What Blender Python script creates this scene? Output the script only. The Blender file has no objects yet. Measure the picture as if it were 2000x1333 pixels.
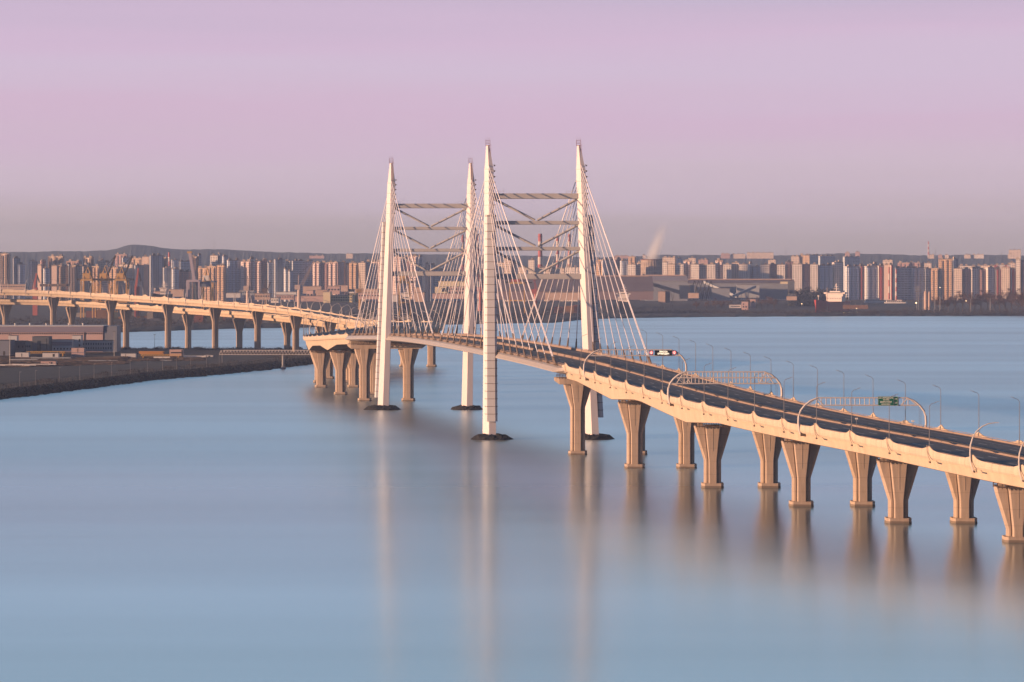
import bpy, bmesh, math, random
import numpy as np
from mathutils import Vector, Matrix
R = math.radians
random.seed(7); rng = random.Random(11)
scene = bpy.context.scene
col = scene.collection

# ------------------------------------------------------------------ camera, world, sun
EYE, HOR, FPX = 75.0, 505.0, 5600.0      # eye height (m), horizon row, focal length in photo pixels
cam = bpy.data.cameras.new('camera'); cam.sensor_width = 36; cam.lens = FPX/2000*36
cam.shift_y = -(666.5-HOR)/2000; cam.clip_start = 5; cam.clip_end = 60000
camo = bpy.data.objects.new('camera', cam); col.objects.link(camo)
camo.location = (0, 0, EYE); camo.rotation_euler = (R(90), 0, 0); scene.camera = camo
SUN_EL, SUN_AZ = 7.0, 250.0              # azimuth clockwise from +Y
SUN_COL = (1.0, 0.575, 0.325)
world = bpy.data.worlds.new('World'); scene.world = world; world.use_nodes = True
wn, wl = world.node_tree.nodes, world.node_tree.links
bg = wn['Background']
sky = wn.new('ShaderNodeTexSky'); sky.sky_type = 'NISHITA'; sky.sun_disc = False
sky.sun_elevation = R(SUN_EL); sky.sun_rotation = R(SUN_AZ); sky.dust_density = 2.0
def lin(c):
    return tuple((v/255/12.92 if v/255 <= .04045 else ((v/255+.055)/1.055)**2.4) for v in c)
SKY = [(0.0, (182,163,160)), (0.0045,(189,169,168)), (0.0134,(201,180,184)), (0.022,(207,186,198)), (0.033,(213,191,207)),
       (0.044,(214,186,209)), (0.0505,(215,185,210)), (0.056,(214,189,213)), (0.068,(213,192,216)), (0.078,(214,187,214)), (0.092,(203,183,209)),
       (0.104,(176,191,222)), (0.125,(182,206,228)), (0.18,(193,221,240)), (0.30,(164,203,230)), (0.55,(84,118,156)), (1.0,(32,52,86))]
tc = wn.new('ShaderNodeTexCoord'); sp = wn.new('ShaderNodeSeparateXYZ')
wl.new(tc.outputs['Generated'], sp.inputs[0])
mpn = wn.new('ShaderNodeMapping'); mpn.inputs['Scale'].default_value = (3.2, 3.2, 80)
nz = wn.new('ShaderNodeTexNoise'); nz.inputs['Scale'].default_value = 1.0; nz.inputs['Detail'].default_value = 3
wl.new(tc.outputs['Generated'], mpn.inputs[0]); wl.new(mpn.outputs[0], nz.inputs['Vector'])
jit = wn.new('ShaderNodeMath'); jit.operation = 'MULTIPLY_ADD'; jit.inputs[1].default_value = 0.026; jit.inputs[2].default_value = -0.013
wl.new(nz.outputs['Fac'], jit.inputs[0])
zz = wn.new('ShaderNodeMath'); zz.operation = 'ADD'; wl.new(sp.outputs[2], zz.inputs[0]); wl.new(jit.outputs[0], zz.inputs[1])
ramp = wn.new('ShaderNodeValToRGB'); wl.new(zz.outputs[0], ramp.inputs[0])
cr = ramp.color_ramp
while len(cr.elements) > 1: cr.elements.remove(cr.elements[-1])
cr.elements[0].position = SKY[0][0]; cr.elements[0].color = (*lin(SKY[0][1]), 1)
for p_, c_ in SKY[1:]:
    e = cr.elements.new(p_); e.color = (*lin(c_), 1)
ad = wn.new('ShaderNodeMix'); ad.data_type = 'RGBA'; ad.blend_type = 'ADD'; ad.inputs[0].default_value = 1.0
sm = wn.new('ShaderNodeMix'); sm.data_type = 'RGBA'; sm.blend_type = 'MULTIPLY'; sm.inputs[0].default_value = 1.0
sm.inputs[7].default_value = (0.05, 0.05, 0.05, 1); wl.new(sky.outputs[0], sm.inputs[6])
rs = wn.new('ShaderNodeMix'); rs.data_type = 'RGBA'; rs.blend_type = 'MULTIPLY'; rs.inputs[0].default_value = 1.0
SKYGAIN = 5.15
rs.inputs[7].default_value = (SKYGAIN, SKYGAIN, SKYGAIN, 1); wl.new(ramp.outputs[0], rs.inputs[6])
wl.new(rs.outputs[2], ad.inputs[6]); wl.new(sm.outputs[2], ad.inputs[7])
# the half of the sky away from the sun (behind and right of the camera) is darker, as at sunrise
dk = wn.new('ShaderNodeVectorMath'); dk.operation = 'DOT_PRODUCT'; wl.new(tc.outputs['Generated'], dk.inputs[0]); dk.inputs[1].default_value = (0.50, -0.866, 0)
dm = wn.new('ShaderNodeMapRange'); dm.interpolation_type = 'SMOOTHSTEP'; wl.new(dk.outputs['Value'], dm.inputs[0])
for i_, v_ in ((1,-.35),(2,.55),(3,0.0),(4,1.0)): dm.inputs[i_].default_value = v_
fm = wn.new('ShaderNodeMix'); fm.data_type = 'RGBA'; fm.blend_type = 'MULTIPLY'; fm.inputs[0].default_value = 1.0
wl.new(ad.outputs[2], fm.inputs[6]); dc = wn.new('ShaderNodeMix'); dc.data_type = 'RGBA'; dc.inputs[6].default_value = (1,1,1,1); dc.inputs[7].default_value = (.28,.37,.50,1); wl.new(dm.outputs[0], dc.inputs[0]); wl.new(dc.outputs[2], fm.inputs[7])
wl.new(fm.outputs[2], bg.inputs[0]); bg.inputs[1].default_value = 0.1
sunl = bpy.data.lights.new('sun', 'SUN'); sunl.energy = 5.0; sunl.angle = R(0.5); sunl.color = SUN_COL
suno = bpy.data.objects.new('sun', sunl); col.objects.link(suno)
sv = Vector((math.sin(R(SUN_AZ))*math.cos(R(SUN_EL)), math.cos(R(SUN_AZ))*math.cos(R(SUN_EL)), math.sin(R(SUN_EL))))
suno.rotation_euler = (-sv).to_track_quat('-Z', 'Y').to_euler(); suno.location = (-300, -200, 400)
vs = scene.view_settings
vs.view_transform = 'Standard'; vs.look = 'None'; vs.gamma = 1.0; vs.use_curve_mapping = False; vs.exposure = 0.9
scene.cycles.max_bounces = 5; scene.cycles.diffuse_bounces = 2; scene.cycles.glossy_bounces = 3
scene.cycles.transparent_max_bounces = 12; scene.cycles.volume_bounces = 2
scene.cycles.use_denoising = True; scene.cycles.denoising_prefilter = 'ACCURATE'

# ------------------------------------------------------------------ helpers
def wx(px, D): return (px-1000)*D/FPX
def wz(py, D): return EYE-(py-HOR)*D/FPX
def at(px, py, D): return Vector((wx(px, D), D, wz(py, D)))

class MB:
    """collects shapes and links them as ONE mesh object"""
    def __init__(s): s.v = []; s.f = []; s.uv = []; s.mi = []
    def add(s, vs_, fs, uvs=None, mi=0):
        o = len(s.v); s.v += [tuple(p) for p in vs_]
        for k, f in enumerate(fs):
            s.f.append(tuple(i+o for i in f)); s.uv.append(uvs[k] if uvs else None); s.mi.append(mi)
    def box(s, c, size, rot=0.0, mi=0):
        x, y, z = size[0]/2, size[1]/2, size[2]/2; ca, sa = math.cos(rot), math.sin(rot)
        vs_ = []
        for dz in (-z, z):
            for dx, dy in ((-x,-y),(x,-y),(x,y),(-x,y)):
                vs_.append((c[0]+dx*ca-dy*sa, c[1]+dx*sa+dy*ca, c[2]+dz))
        s.add(vs_, [(3,2,1,0),(4,5,6,7),(0,1,5,4),(1,2,6,5),(2,3,7,6),(3,0,4,7)], mi=mi)
    def loft(s, secs, cap=True, mi=0, closed=True):
        """secs: list of rings (same count)"""
        n = len(secs[0]); vs_ = [p for r in secs for p in r]; fs = []
        for k in range(len(secs)-1):
            for i in range(n if closed else n-1):
                j = (i+1) % n
                fs.append((k*n+i, k*n+j, (k+1)*n+j, (k+1)*n+i))
        if cap and closed:
            fs.append(tuple(reversed(range(n)))); fs.append(tuple((len(secs)-1)*n+i for i in range(n)))
        s.add(vs_, fs, mi=mi)
    def tube(s, pts, r, n=6, mi=0, cap=True):
        pts = [Vector(p) for p in pts]; secs = []
        rr = r if isinstance(r, (list, tuple)) else [r]*len(pts)
        for k, p in enumerate(pts):
            t = (pts[min(k+1, len(pts)-1)]-pts[max(k-1, 0)]).normalized()
            a = Vector((0,0,1)) if abs(t.z) < .9 else Vector((0,1,0))
            u = t.cross(a).normalized(); w = u.cross(t)
            secs.append([p+rr[k]*(math.cos(2*math.pi*i/n)*u+math.sin(2*math.pi*i/n)*w) for i in range(n)])
        s.loft(secs, cap, mi)
    def bar(s, a, b, w, h, mi=0):
        """rectangular bar from a to b, w across, h up"""
        a, b = Vector(a), Vector(b); t = (b-a).normalized()
        up = Vector((0,0,1)) if abs(t.z) < .95 else Vector((0,1,0))
        u = t.cross(up).normalized()*w/2; v = u.cross(t).normalized()*h/2
        s.loft([[p-u-v, p+u-v, p+u+v, p-u+v] for p in (a, b)], mi=mi)
    def lathe(s, c, prof, n=16, mi=0):
        secs = [[(c[0]+r*math.cos(2*math.pi*i/n), c[1]+r*math.sin(2*math.pi*i/n), c[2]+z) for i in range(n)] for r, z in prof]
        s.loft(secs, mi=mi)
    def sweep(s, path, prof, mi=0, cap=True, closed=True):
        """path: list of (pos, cross, arclength); prof: list of (u,v) or function(k)->list"""
        secs, lens, us = [], [], None
        for k, (p, c, L) in enumerate(path):
            pr = prof(k) if callable(prof) else prof
            secs.append([Vector(p)+c*u+Vector((0,0,v)) for u, v in pr]); lens.append(L); us = pr
        n = len(us); o = []
        fs, uvs = [], []
        for k in range(len(secs)-1):
            for i in range(n if closed else n-1):
                j = (i+1) % n
                fs.append((k*n+j, k*n+i, (k+1)*n+i, (k+1)*n+j))
                uvs.append([(us[j][0], lens[k]), (us[i][0], lens[k]), (us[i][0], lens[k+1]), (us[j][0], lens[k+1])])
        if cap and closed:
            fs.append(tuple(range(n))); uvs.append([(0,0)]*n)
            fs.append(tuple(reversed([(len(secs)-1)*n+i for i in range(n)]))); uvs.append([(0,0)]*n)
        s.add([p for r in secs for p in r], fs, uvs, mi)
    def build(s, name, mat, parent=None, smooth=False, origin=None):
        me = bpy.data.meshes.new(name)
        vs_ = s.v
        if origin is not None: vs_ = [(a-origin[0], b-origin[1], c-origin[2]) for a, b, c in vs_]
        me.from_pydata(vs_, [], s.f)
        for m in (mat if isinstance(mat, (list, tuple)) else [mat]): me.materials.append(m)
        if any(s.mi): me.polygons.foreach_set('material_index', s.mi)
        if any(u is not None for u in s.uv):
            ul = me.uv_layers.new(name='UVMap')
            for p, u in zip(me.polygons, s.uv):
                if u:
                    for li, q in zip(p.loop_indices, u): ul.data[li].uv = q
        bm = bmesh.new(); bm.from_mesh(me); bmesh.ops.recalc_face_normals(bm, faces=bm.faces); bm.to_mesh(me); bm.free()
        if smooth: me.polygons.foreach_set('use_smooth', [True]*len(me.polygons))
        me.update()
        o = bpy.data.objects.new(name, me); col.objects.link(o)
        if parent: o.parent = parent
        elif origin is not None: o.location = origin
        return o

def tag(o, label=None, cat=None, group=None, kind=None):
    if label: o['label'] = label
    if cat: o['category'] = cat
    if group: o['group'] = group
    if kind: o['kind'] = kind
    return o
def thing(name, label, cat, loc=(0,0,0), rz=0.0, group=None):
    o = bpy.data.objects.new(name, None); col.objects.link(o); o.location = loc; o.rotation_euler = (0,0,rz)
    o.empty_display_size = 2
    return tag(o, label, cat, group)
def dup(root, loc, rz=0.0, label=None, scale=None):
    r = root.copy(); col.objects.link(r); r.location = loc; r.rotation_euler = (0,0,rz)
    if label: r['label'] = label
    if scale: r.scale = scale
    for ch in list(root.children):
        c = ch.copy(); col.objects.link(c); c.parent = r
        for g in list(ch.children):
            d = g.copy(); col.objects.link(d); d.parent = c
    return r
ORD = ['first','second','third','fourth','fifth','sixth','seventh','eighth','ninth','tenth','eleventh','twelfth','thirteenth','fourteenth','fifteenth','sixteenth','seventeenth','eighteenth','nineteenth','twentieth']
def ordn(i): return ORD[i] if i < 20 else 'twenty-'+ORD[i-20]

# ------------------------------------------------------------------ materials
MATS = {}
def mat(name, color, rough=.7, metal=0.0, noise=0.0, nscale=.3, streak=0.0, bump=0.0, spec=.3):
    if name in MATS: return MATS[name]
    color = tuple(c*.555 for c in color)
    m = bpy.data.materials.new(name); m.use_nodes = True
    n, l = m.node_tree.nodes, m.node_tree.links; b = n['Principled BSDF']
    b.inputs['Roughness'].default_value = rough; b.inputs['Metallic'].default_value = metal
    b.inputs['Specular IOR Level'].default_value = spec
    if noise or streak:
        tcn = n.new('ShaderNodeNewGeometry')
        mp = n.new('ShaderNodeMapping'); l.new(tcn.outputs['Position'], mp.inputs[0])
        mp.inputs['Scale'].default_value = (1,1,.12) if streak else (1,1,1)
        t = n.new('ShaderNodeTexNoise'); t.inputs['Scale'].default_value = nscale; t.inputs['Detail'].default_value = 5; t.inputs['Roughness'].default_value = .65
        l.new(mp.outputs[0], t.inputs['Vector'])
        mr = n.new('ShaderNodeMapRange'); mr.inputs[1].default_value = .3; mr.inputs[2].default_value = .7
        a = noise or streak
        mr.inputs[3].default_value = 1-a; mr.inputs[4].default_value = 1+a; l.new(t.outputs['Fac'], mr.inputs[0])
        mx = n.new('ShaderNodeMix'); mx.data_type = 'RGBA'; mx.blend_type = 'MULTIPLY'; mx.inputs[0].default_value = 1
        mx.inputs[6].default_value = (*color, 1); l.new(mr.outputs[0], mx.inputs[7]); l.new(mx.outputs[2], b.inputs['Base Color'])
        if bump:
            bp = n.new('ShaderNodeBump'); bp.inputs['Strength'].default_value = bump; bp.inputs['Distance'].default_value = 1
            l.new(t.outputs['Fac'], bp.inputs['Height']); l.new(bp.outputs[0], b.inputs['Normal'])
    else:
        b.inputs['Base Color'].default_value = (*color, 1)
    MATS[name] = m; return m
def math_node(n, l, op, a, b=None, c=None):
    m = n.new('ShaderNodeMath'); m.operation = op
    for i, v in enumerate((a, b, c)):
        if v is None: continue
        if isinstance(v, (int, float)): m.inputs[i].default_value = v
        else: l.new(v, m.inputs[i])
    return m.outputs[0]

def concrete_mat(name, base, seam_u=None):
    """concrete with streaks, plus wet stain band just above the water and pour joints"""
    m = mat(name, base, .85, streak=.18, nscale=.7)
    n, l = m.node_tree.nodes, m.node_tree.links; b = n['Principled BSDF']
    src = b.inputs['Base Color'].links[0].from_socket
    g = n.new('ShaderNodeNewGeometry'); s = n.new('ShaderNodeSeparateXYZ'); l.new(g.outputs['Position'], s.inputs[0])
    nz_ = n.new('ShaderNodeTexNoise'); nz_.inputs['Scale'].default_value = 1.2
    h_ = math_node(n, l, 'MULTIPLY_ADD', nz_.outputs['Fac'], .7, .25)
    wet = math_node(n, l, 'LESS_THAN', s.outputs[2], h_)
    jo = math_node(n, l, 'LESS_THAN', math_node(n, l, 'FRACT', math_node(n, l, 'DIVIDE', s.outputs[2], 4.3)), .03)
    f = math_node(n, l, 'MAXIMUM', math_node(n, l, 'MULTIPLY', wet, .6), math_node(n, l, 'MULTIPLY', jo, .3))
    mx = n.new('ShaderNodeMix'); mx.data_type = 'RGBA'; l.new(f, mx.inputs[0]); l.new(src, mx.inputs[6]); mx.inputs[7].default_value = (.05,.045,.04,1)
    l.new(mx.outputs[2], b.inputs['Base Color']); return m

CONC = concrete_mat('pier_concrete', (.66,.52,.42))
GIRD = mat('girder_paint', (.78,.62,.47), .6, streak=.12, nscale=.5)
def skirt_mat():
    m = mat('parapet_panels', (.80,.65,.51), .6, streak=.13, nscale=.6)
    n, l = m.node_tree.nodes, m.node_tree.links; b = n['Principled BSDF']; src = b.inputs['Base Color'].links[0].from_socket
    u = n.new('ShaderNodeUVMap'); s = n.new('ShaderNodeSeparateXYZ'); l.new(u.outputs[0], s.inputs[0])
    jo = math_node(n, l, 'LESS_THAN', math_node(n, l, 'FRACT', math_node(n, l, 'DIVIDE', s.outputs[1], 3.05)), .05)
    mx = n.new('ShaderNodeMix'); mx.data_type = 'RGBA'; l.new(math_node(n, l, 'MULTIPLY', jo, .45), mx.inputs[0]); l.new(src, mx.inputs[6]); mx.inputs[7].default_value = (.16,.11,.08,1)
    l.new(mx.outputs[2], b.inputs['Base Color']); return m
SKIRT = skirt_mat()
PYLON = mat('pylon_steel', (.95,.89,.96), .45, streak=.05, nscale=.6)
BEAM = mat('beam_steel', (.68,.67,.70), .5, streak=.06, nscale=.6)
CABLE = mat('cable_sheath', (1.15,1.1,1.18), .45)
FAIR = mat('edge_fairing', (.62,.55,.51), .4, streak=.05, nscale=.4)
BARR = mat('barrier_concrete', (.44,.33,.28), .8, noise=.12, nscale=.4)
ANCH = mat('anchor_steel', (.26,.20,.17), .6)
DARK = mat('dark_steel', (.07,.065,.065), .6)
RUST = mat('gallery_steel', (.16,.11,.085), .7, noise=.4, nscale=1.5)
GALV = mat('galvanised_steel', (.50,.48,.48), .45, metal=.2)
GALVW = mat('white_galvanised', (.84,.78,.77), .5)
GALVD = mat('weathered_galvanised', (.30,.30,.33), .5)
WHITE = mat('white_paint', (1.1,1.06,1.03), .5)
def stair_mat():
    m = mat('stair_cladding', (.86,.86,.92), .45)
    return m
STAIR = stair_mat()
def asphalt_mat():
    m = mat('asphalt', (.140,.152,.185), .75, noise=.25, nscale=.25)
    n, l = m.node_tree.nodes, m.node_tree.links; b = n['Principled BSDF']; src = b.inputs['Base Color'].links[0].from_socket
    u = n.new('ShaderNodeUVMap'); s = n.new('ShaderNodeSeparateXYZ'); l.new(u.outputs[0], s.inputs[0])
    au = math_node(n, l, 'ABSOLUTE', s.outputs[0])
    def band(c, w): return math_node(n, l, 'LESS_THAN', math_node(n, l, 'ABSOLUTE', math_node(n, l, 'SUBTRACT', au, c)), w)
    dash = math_node(n, l, 'LESS_THAN', math_node(n, l, 'FRACT', math_node(n, l, 'DIVIDE', s.outputs[1], 16.0)), .28)
    lane = math_node(n, l, 'MULTIPLY', math_node(n, l, 'MAXIMUM', band(5.6,.17), band(9.3,.17)), dash)
    edge = math_node(n, l, 'MAXIMUM', band(1.9,.10), band(13.4,.10))
    f = math_node(n, l, 'MULTIPLY', math_node(n, l, 'MAXIMUM', lane, edge), .75)
    mx = n.new('ShaderNodeMix'); mx.data_type = 'RGBA'; l.new(f, mx.inputs[0]); l.new(src, mx.inputs[6]); mx.inputs[7].default_value = (.6,.6,.6,1)
    l.new(mx.outputs[2], b.inputs['Base Color']); return m
ASPH = asphalt_mat()
SHADE = mat('underside_shade', (.16,.115,.09), .8)  # dark brown that stands in for the shade beneath the girders

def water_mat():
    """long-exposure water: a sharp and a rough glossy lobe over turbid blue; wind lanes vary both"""
    m = bpy.data.materials.new('long_calm_water'); m.use_nodes = True
    n, l = m.node_tree.nodes, m.node_tree.links; n.remove(n['Principled BSDF'])
    g = n.new('ShaderNodeNewGeometry')
    def lanes(sx, sy, rot, det):
        mp = n.new('ShaderNodeMapping'); mp.inputs['Scale'].default_value = (sx, sy, 1); mp.inputs['Rotation'].default_value = (0,0,R(rot)); l.new(g.outputs['Position'], mp.inputs[0])
        t = n.new('ShaderNodeTexNoise'); t.inputs['Scale'].default_value = 1; t.inputs['Detail'].default_value = det; t.inputs['Roughness'].default_value = .6; l.new(mp.outputs[0], t.inputs['Vector']); return t.outputs['Fac']
    def mrange(v, a, b, lo, hi):
        mr = n.new('ShaderNodeMapRange'); l.new(v, mr.inputs[0])
        for i, q in enumerate((a, b, lo, hi)): mr.inputs[i+1].default_value = q
        return mr.outputs[0]
    fine = lanes(.0016, .03, -4, 5); wide = lanes(.0007, .0045, -8, 2)
    # calm water near the camera, wind-ruffled water farther out under the long bridge
    sy = n.new('ShaderNodeSeparateXYZ'); l.new(g.outputs['Position'], sy.inputs[0])
    mr_ = n.new('ShaderNodeMapRange'); mr_.interpolation_type = 'SMOOTHSTEP'; mr_.inputs[1].default_value = 900; mr_.inputs[2].default_value = 1130
    l.new(math_node(n, l, 'MULTIPLY_ADD', wide, 260, math_node(n, l, 'SUBTRACT', sy.outputs[1], 130)), mr_.inputs[0]); ruff = mr_.outputs[0]
    def tint(base):
        mx = n.new('ShaderNodeMix'); mx.data_type = 'RGBA'; mx.blend_type = 'MULTIPLY'; mx.inputs[0].default_value = 1; mx.inputs[6].default_value = (*base,1)
        l.new(math_node(n, l, 'MULTIPLY', mrange(fine,.3,.7,.98,1.02), mrange(wide,.35,.65,.90,1.06)), mx.inputs[7]); return mx.outputs[2]
    g1_ = n.new('ShaderNodeBsdfGlossy'); l.new(tint((.75,.83,.87)), g1_.inputs['Color']); l.new(mrange(fine,.3,.7,.15,.18), g1_.inputs['Roughness'])
    g2_ = n.new('ShaderNodeBsdfGlossy'); l.new(tint((.70,.80,.86)), g2_.inputs['Color']); l.new(math_node(n, l, 'MULTIPLY_ADD', ruff, .06, .27), g2_.inputs['Roughness'])
    gm = n.new('ShaderNodeMixShader'); l.new(math_node(n, l, 'MULTIPLY_ADD', ruff, .55, mrange(wide,.35,.65,.28,.44)), gm.inputs[0]); l.new(g1_.outputs[0], gm.inputs[1]); l.new(g2_.outputs[0], gm.inputs[2])
    df = n.new('ShaderNodeBsdfDiffuse'); df.inputs['Color'].default_value = (.012,.036,.05,1)
    fr = n.new('ShaderNodeFresnel'); fr.inputs['IOR'].default_value = 1.33
    mx = n.new('ShaderNodeMixShader'); l.new(math_node(n, l, 'MULTIPLY_ADD', fr.outputs[0], .25, .70), mx.inputs[0]); l.new(df.outputs[0], mx.inputs[1]); l.new(gm.outputs[0], mx.inputs[2])
    l.new(mx.outputs[0], n['Material Output'].inputs['Surface']); return m
WATER = water_mat()

# ------------------------------------------------------------------ centre line of the road
PATH = [(600,236),(680,188),(759.5,143),(814,118.9),(869.6,97),(940,75),(1027,53.2),(1097,36.6),(1190,12.1),(1423,-43.2),(1508,-66),(1579,-85),(1667,-101.5),(1732,-107),(1787,-105),(1850,-95),(1922,-79),(1970,-66.5),(2010,-65)]
ZROAD = [(600,11.5),(680,16.8),(744.5,19.5),(799,22.6),(860,25.0),(922,27.1),(1003,30.1),(1087,33.3),(1190,36.2),(1306,37.4),(1423,36.6),(1508,34.3),(1579,31.6),(1667,28.6),(1732,27.5),(1787,27.2),(1922,28.3),(2010,30.2)]
def spline(tab):
    x = np.array([t[0] for t in tab], float); y = np.array([t[1] for t in tab], float); n = len(x)
    h = np.diff(x); A = np.zeros((n,n)); b = np.zeros(n); A[0,0] = A[-1,-1] = 1
    for i in range(1, n-1):
        A[i,i-1], A[i,i], A[i,i+1] = h[i-1], 2*(h[i-1]+h[i]), h[i]
        b[i] = 3*((y[i+1]-y[i])/h[i]-(y[i]-y[i-1])/h[i-1])
    c = np.linalg.solve(A, b)
    def f(q):
        i = int(min(max(np.searchsorted(x, q)-1, 0), n-2)); d = q-x[i]
        bb = (y[i+1]-y[i])/h[i]-h[i]*(2*c[i]+c[i+1])/3; dd = (c[i+1]-c[i])/(3*h[i])
        return float(y[i]+bb*d+c[i]*d*d+dd*d**3)
    return f
cx = spline(PATH); zroad = spline(ZROAD)
XAX = Vector((1,0,0))
def main_path(d0, d1, step=4.0):
    out, L, last = [], 0.0, None; n = max(2, int(round((d1-d0)/step))+1)
    # arc length measured from D=744.5, where a parapet peak stands
    for k in range(n):
        D = d0+(d1-d0)*k/(n-1); p = Vector((cx(D), D, zroad(D)))
        out.append((p, XAX, arc(D)))
    return out
_ds = np.arange(560, 2060, 1.0); _xs = np.array([cx(d) for d in _ds]); _arc = np.concatenate([[0], np.cumsum(np.hypot(np.diff(_ds), np.diff(_xs)))])
_a0 = float(np.interp(744.5, _ds, _arc))
def arc(D): return float(np.interp(D, _ds, _arc))-_a0
def arc_inv(a): return float(np.interp(a+_a0, _arc, _ds))
PEAK = 21.3                                       # spacing of the parapet peaks and lamps
def scallop(a):
    t = abs(((a/PEAK)+.5) % 1-.5)*2               # 0 at a peak, 1 in mid-bay
    return 1.5*max(0, 1-t)**7+.10*max(0, 1-t)**2

# ------------------------------------------------------------------ water, land, hills
def ground_sheet():
    w = MB(); w.add([(-9000,-300,0),(9000,-300,0),(9000,5200,0),(-9000,5200,0)], [(0,1,2,3)])
    tag(w.build('water', WATER), kind='structure')
ground_sheet()
EARTH = mat('dark_earth', (.036,.036,.041), .95, noise=.5, nscale=.02)
SOIL = mat('yard_ground', (.036,.038,.045), .95, noise=.5, nscale=.12)
ROCK = mat('rip_rap', (.036,.036,.040), .9, noise=.6, nscale=.9, bump=.6)
HILLM = mat('wooded_hills', (.040,.050,.050), .95, noise=.5, nscale=.01)
def far_land():
    shore = [(-1800,668),(-400,660),(0,655),(120,652),(227,650),(370,645.5),(480,642),(600,640.5),(700,638),(850,635),(1000,632.5),(1080,631),(1155,623.5),(1250,621.5),(1400,619.5),(1700,618),(2000,617.5),(2400,617),(4200,616)]
    r = random.Random(3); pts = []
    for (x0,y0),(x1,y1) in zip(shore, shore[1:]):
        n = max(2, int((x1-x0)/9))
        for k in range(n):
            t = k/n; y = y0+(y1-y0)*t+r.uniform(-.35,.35); D = EYE*FPX/(y-HOR); pts.append((wx(x0+(x1-x0)*t, D), D))
    m = MB(); vs_, fs = [], []
    rows = [(0,-.5),(10,1.2),(45,3.0),(700,3.4),(2500,4.0),(9000,5.0)]
    for X, D in pts:
        for dy, z in rows: vs_.append((X*(D+dy)/D, D+dy, z+(r.uniform(-.3,.5) if 0 < dy < 60 else 0)))
    n = len(rows)
    for k in range(len(pts)-1):
        for i in range(n-1): fs.append((k*n+i, (k+1)*n+i, (k+1)*n+i+1, k*n+i+1))
    m.add(vs_, fs); tag(m.build('far_shore', EARTH), kind='structure')
far_land()
def hills():
    prof = [(-1800,495),(-500,494),(0,493),(100,491.5),(180,490.5),(215,489.5),(235,484),(255,478.5),(275,478.5),(300,481.5),(330,486),(370,488),(430,487.5),(480,490),(540,493),(640,495),(760,496),(900,498),(1050,500),(1180,503),(1230,501),(1300,498),(1380,498.5),(1470,500),(1560,499),(1640,495),(1720,496),(1790,499),(1900,498),(2000,499),(2500,500),(4200,497)]
    r = random.Random(5); m = MB(); cols = []
    xs = np.arange(-1800, 4200, 4.0); ys = np.interp(xs, [p[0] for p in prof], [p[1] for p in prof])
    n1 = np.convolve(np.array([r.uniform(-1,1) for _ in xs]), np.ones(3)/3, 'same')*.9+np.convolve(np.array([r.uniform(-1,1) for _ in xs]), np.ones(14)/14, 'same')*1.6
    ys = ys+n1
    ring = [(7000,0.02),(7600,.18),(8200,.45),(8700,.75),(9200,1.0),(9900,.8),(11000,.2)]
    vs_, fs = [], []
    for x, y in zip(xs, ys):
        top = wz(y, 9200)
        for k, (D, q) in enumerate(ring):
            zz_ = 4+(top-4)*q*(1+(r.uniform(-.02,.02) if 0 < k < 4 else 0)); vs_.append((wx(x, D), D, zz_))
    n = len(ring)
    for k in range(len(xs)-1):
        for i in range(n-1): fs.append((k*n+i, (k+1)*n+i, (k+1)*n+i+1, k*n+i+1))
    m.add(vs_, fs); tag(m.build('hills', HILLM), kind='structure')
hills()

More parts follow.
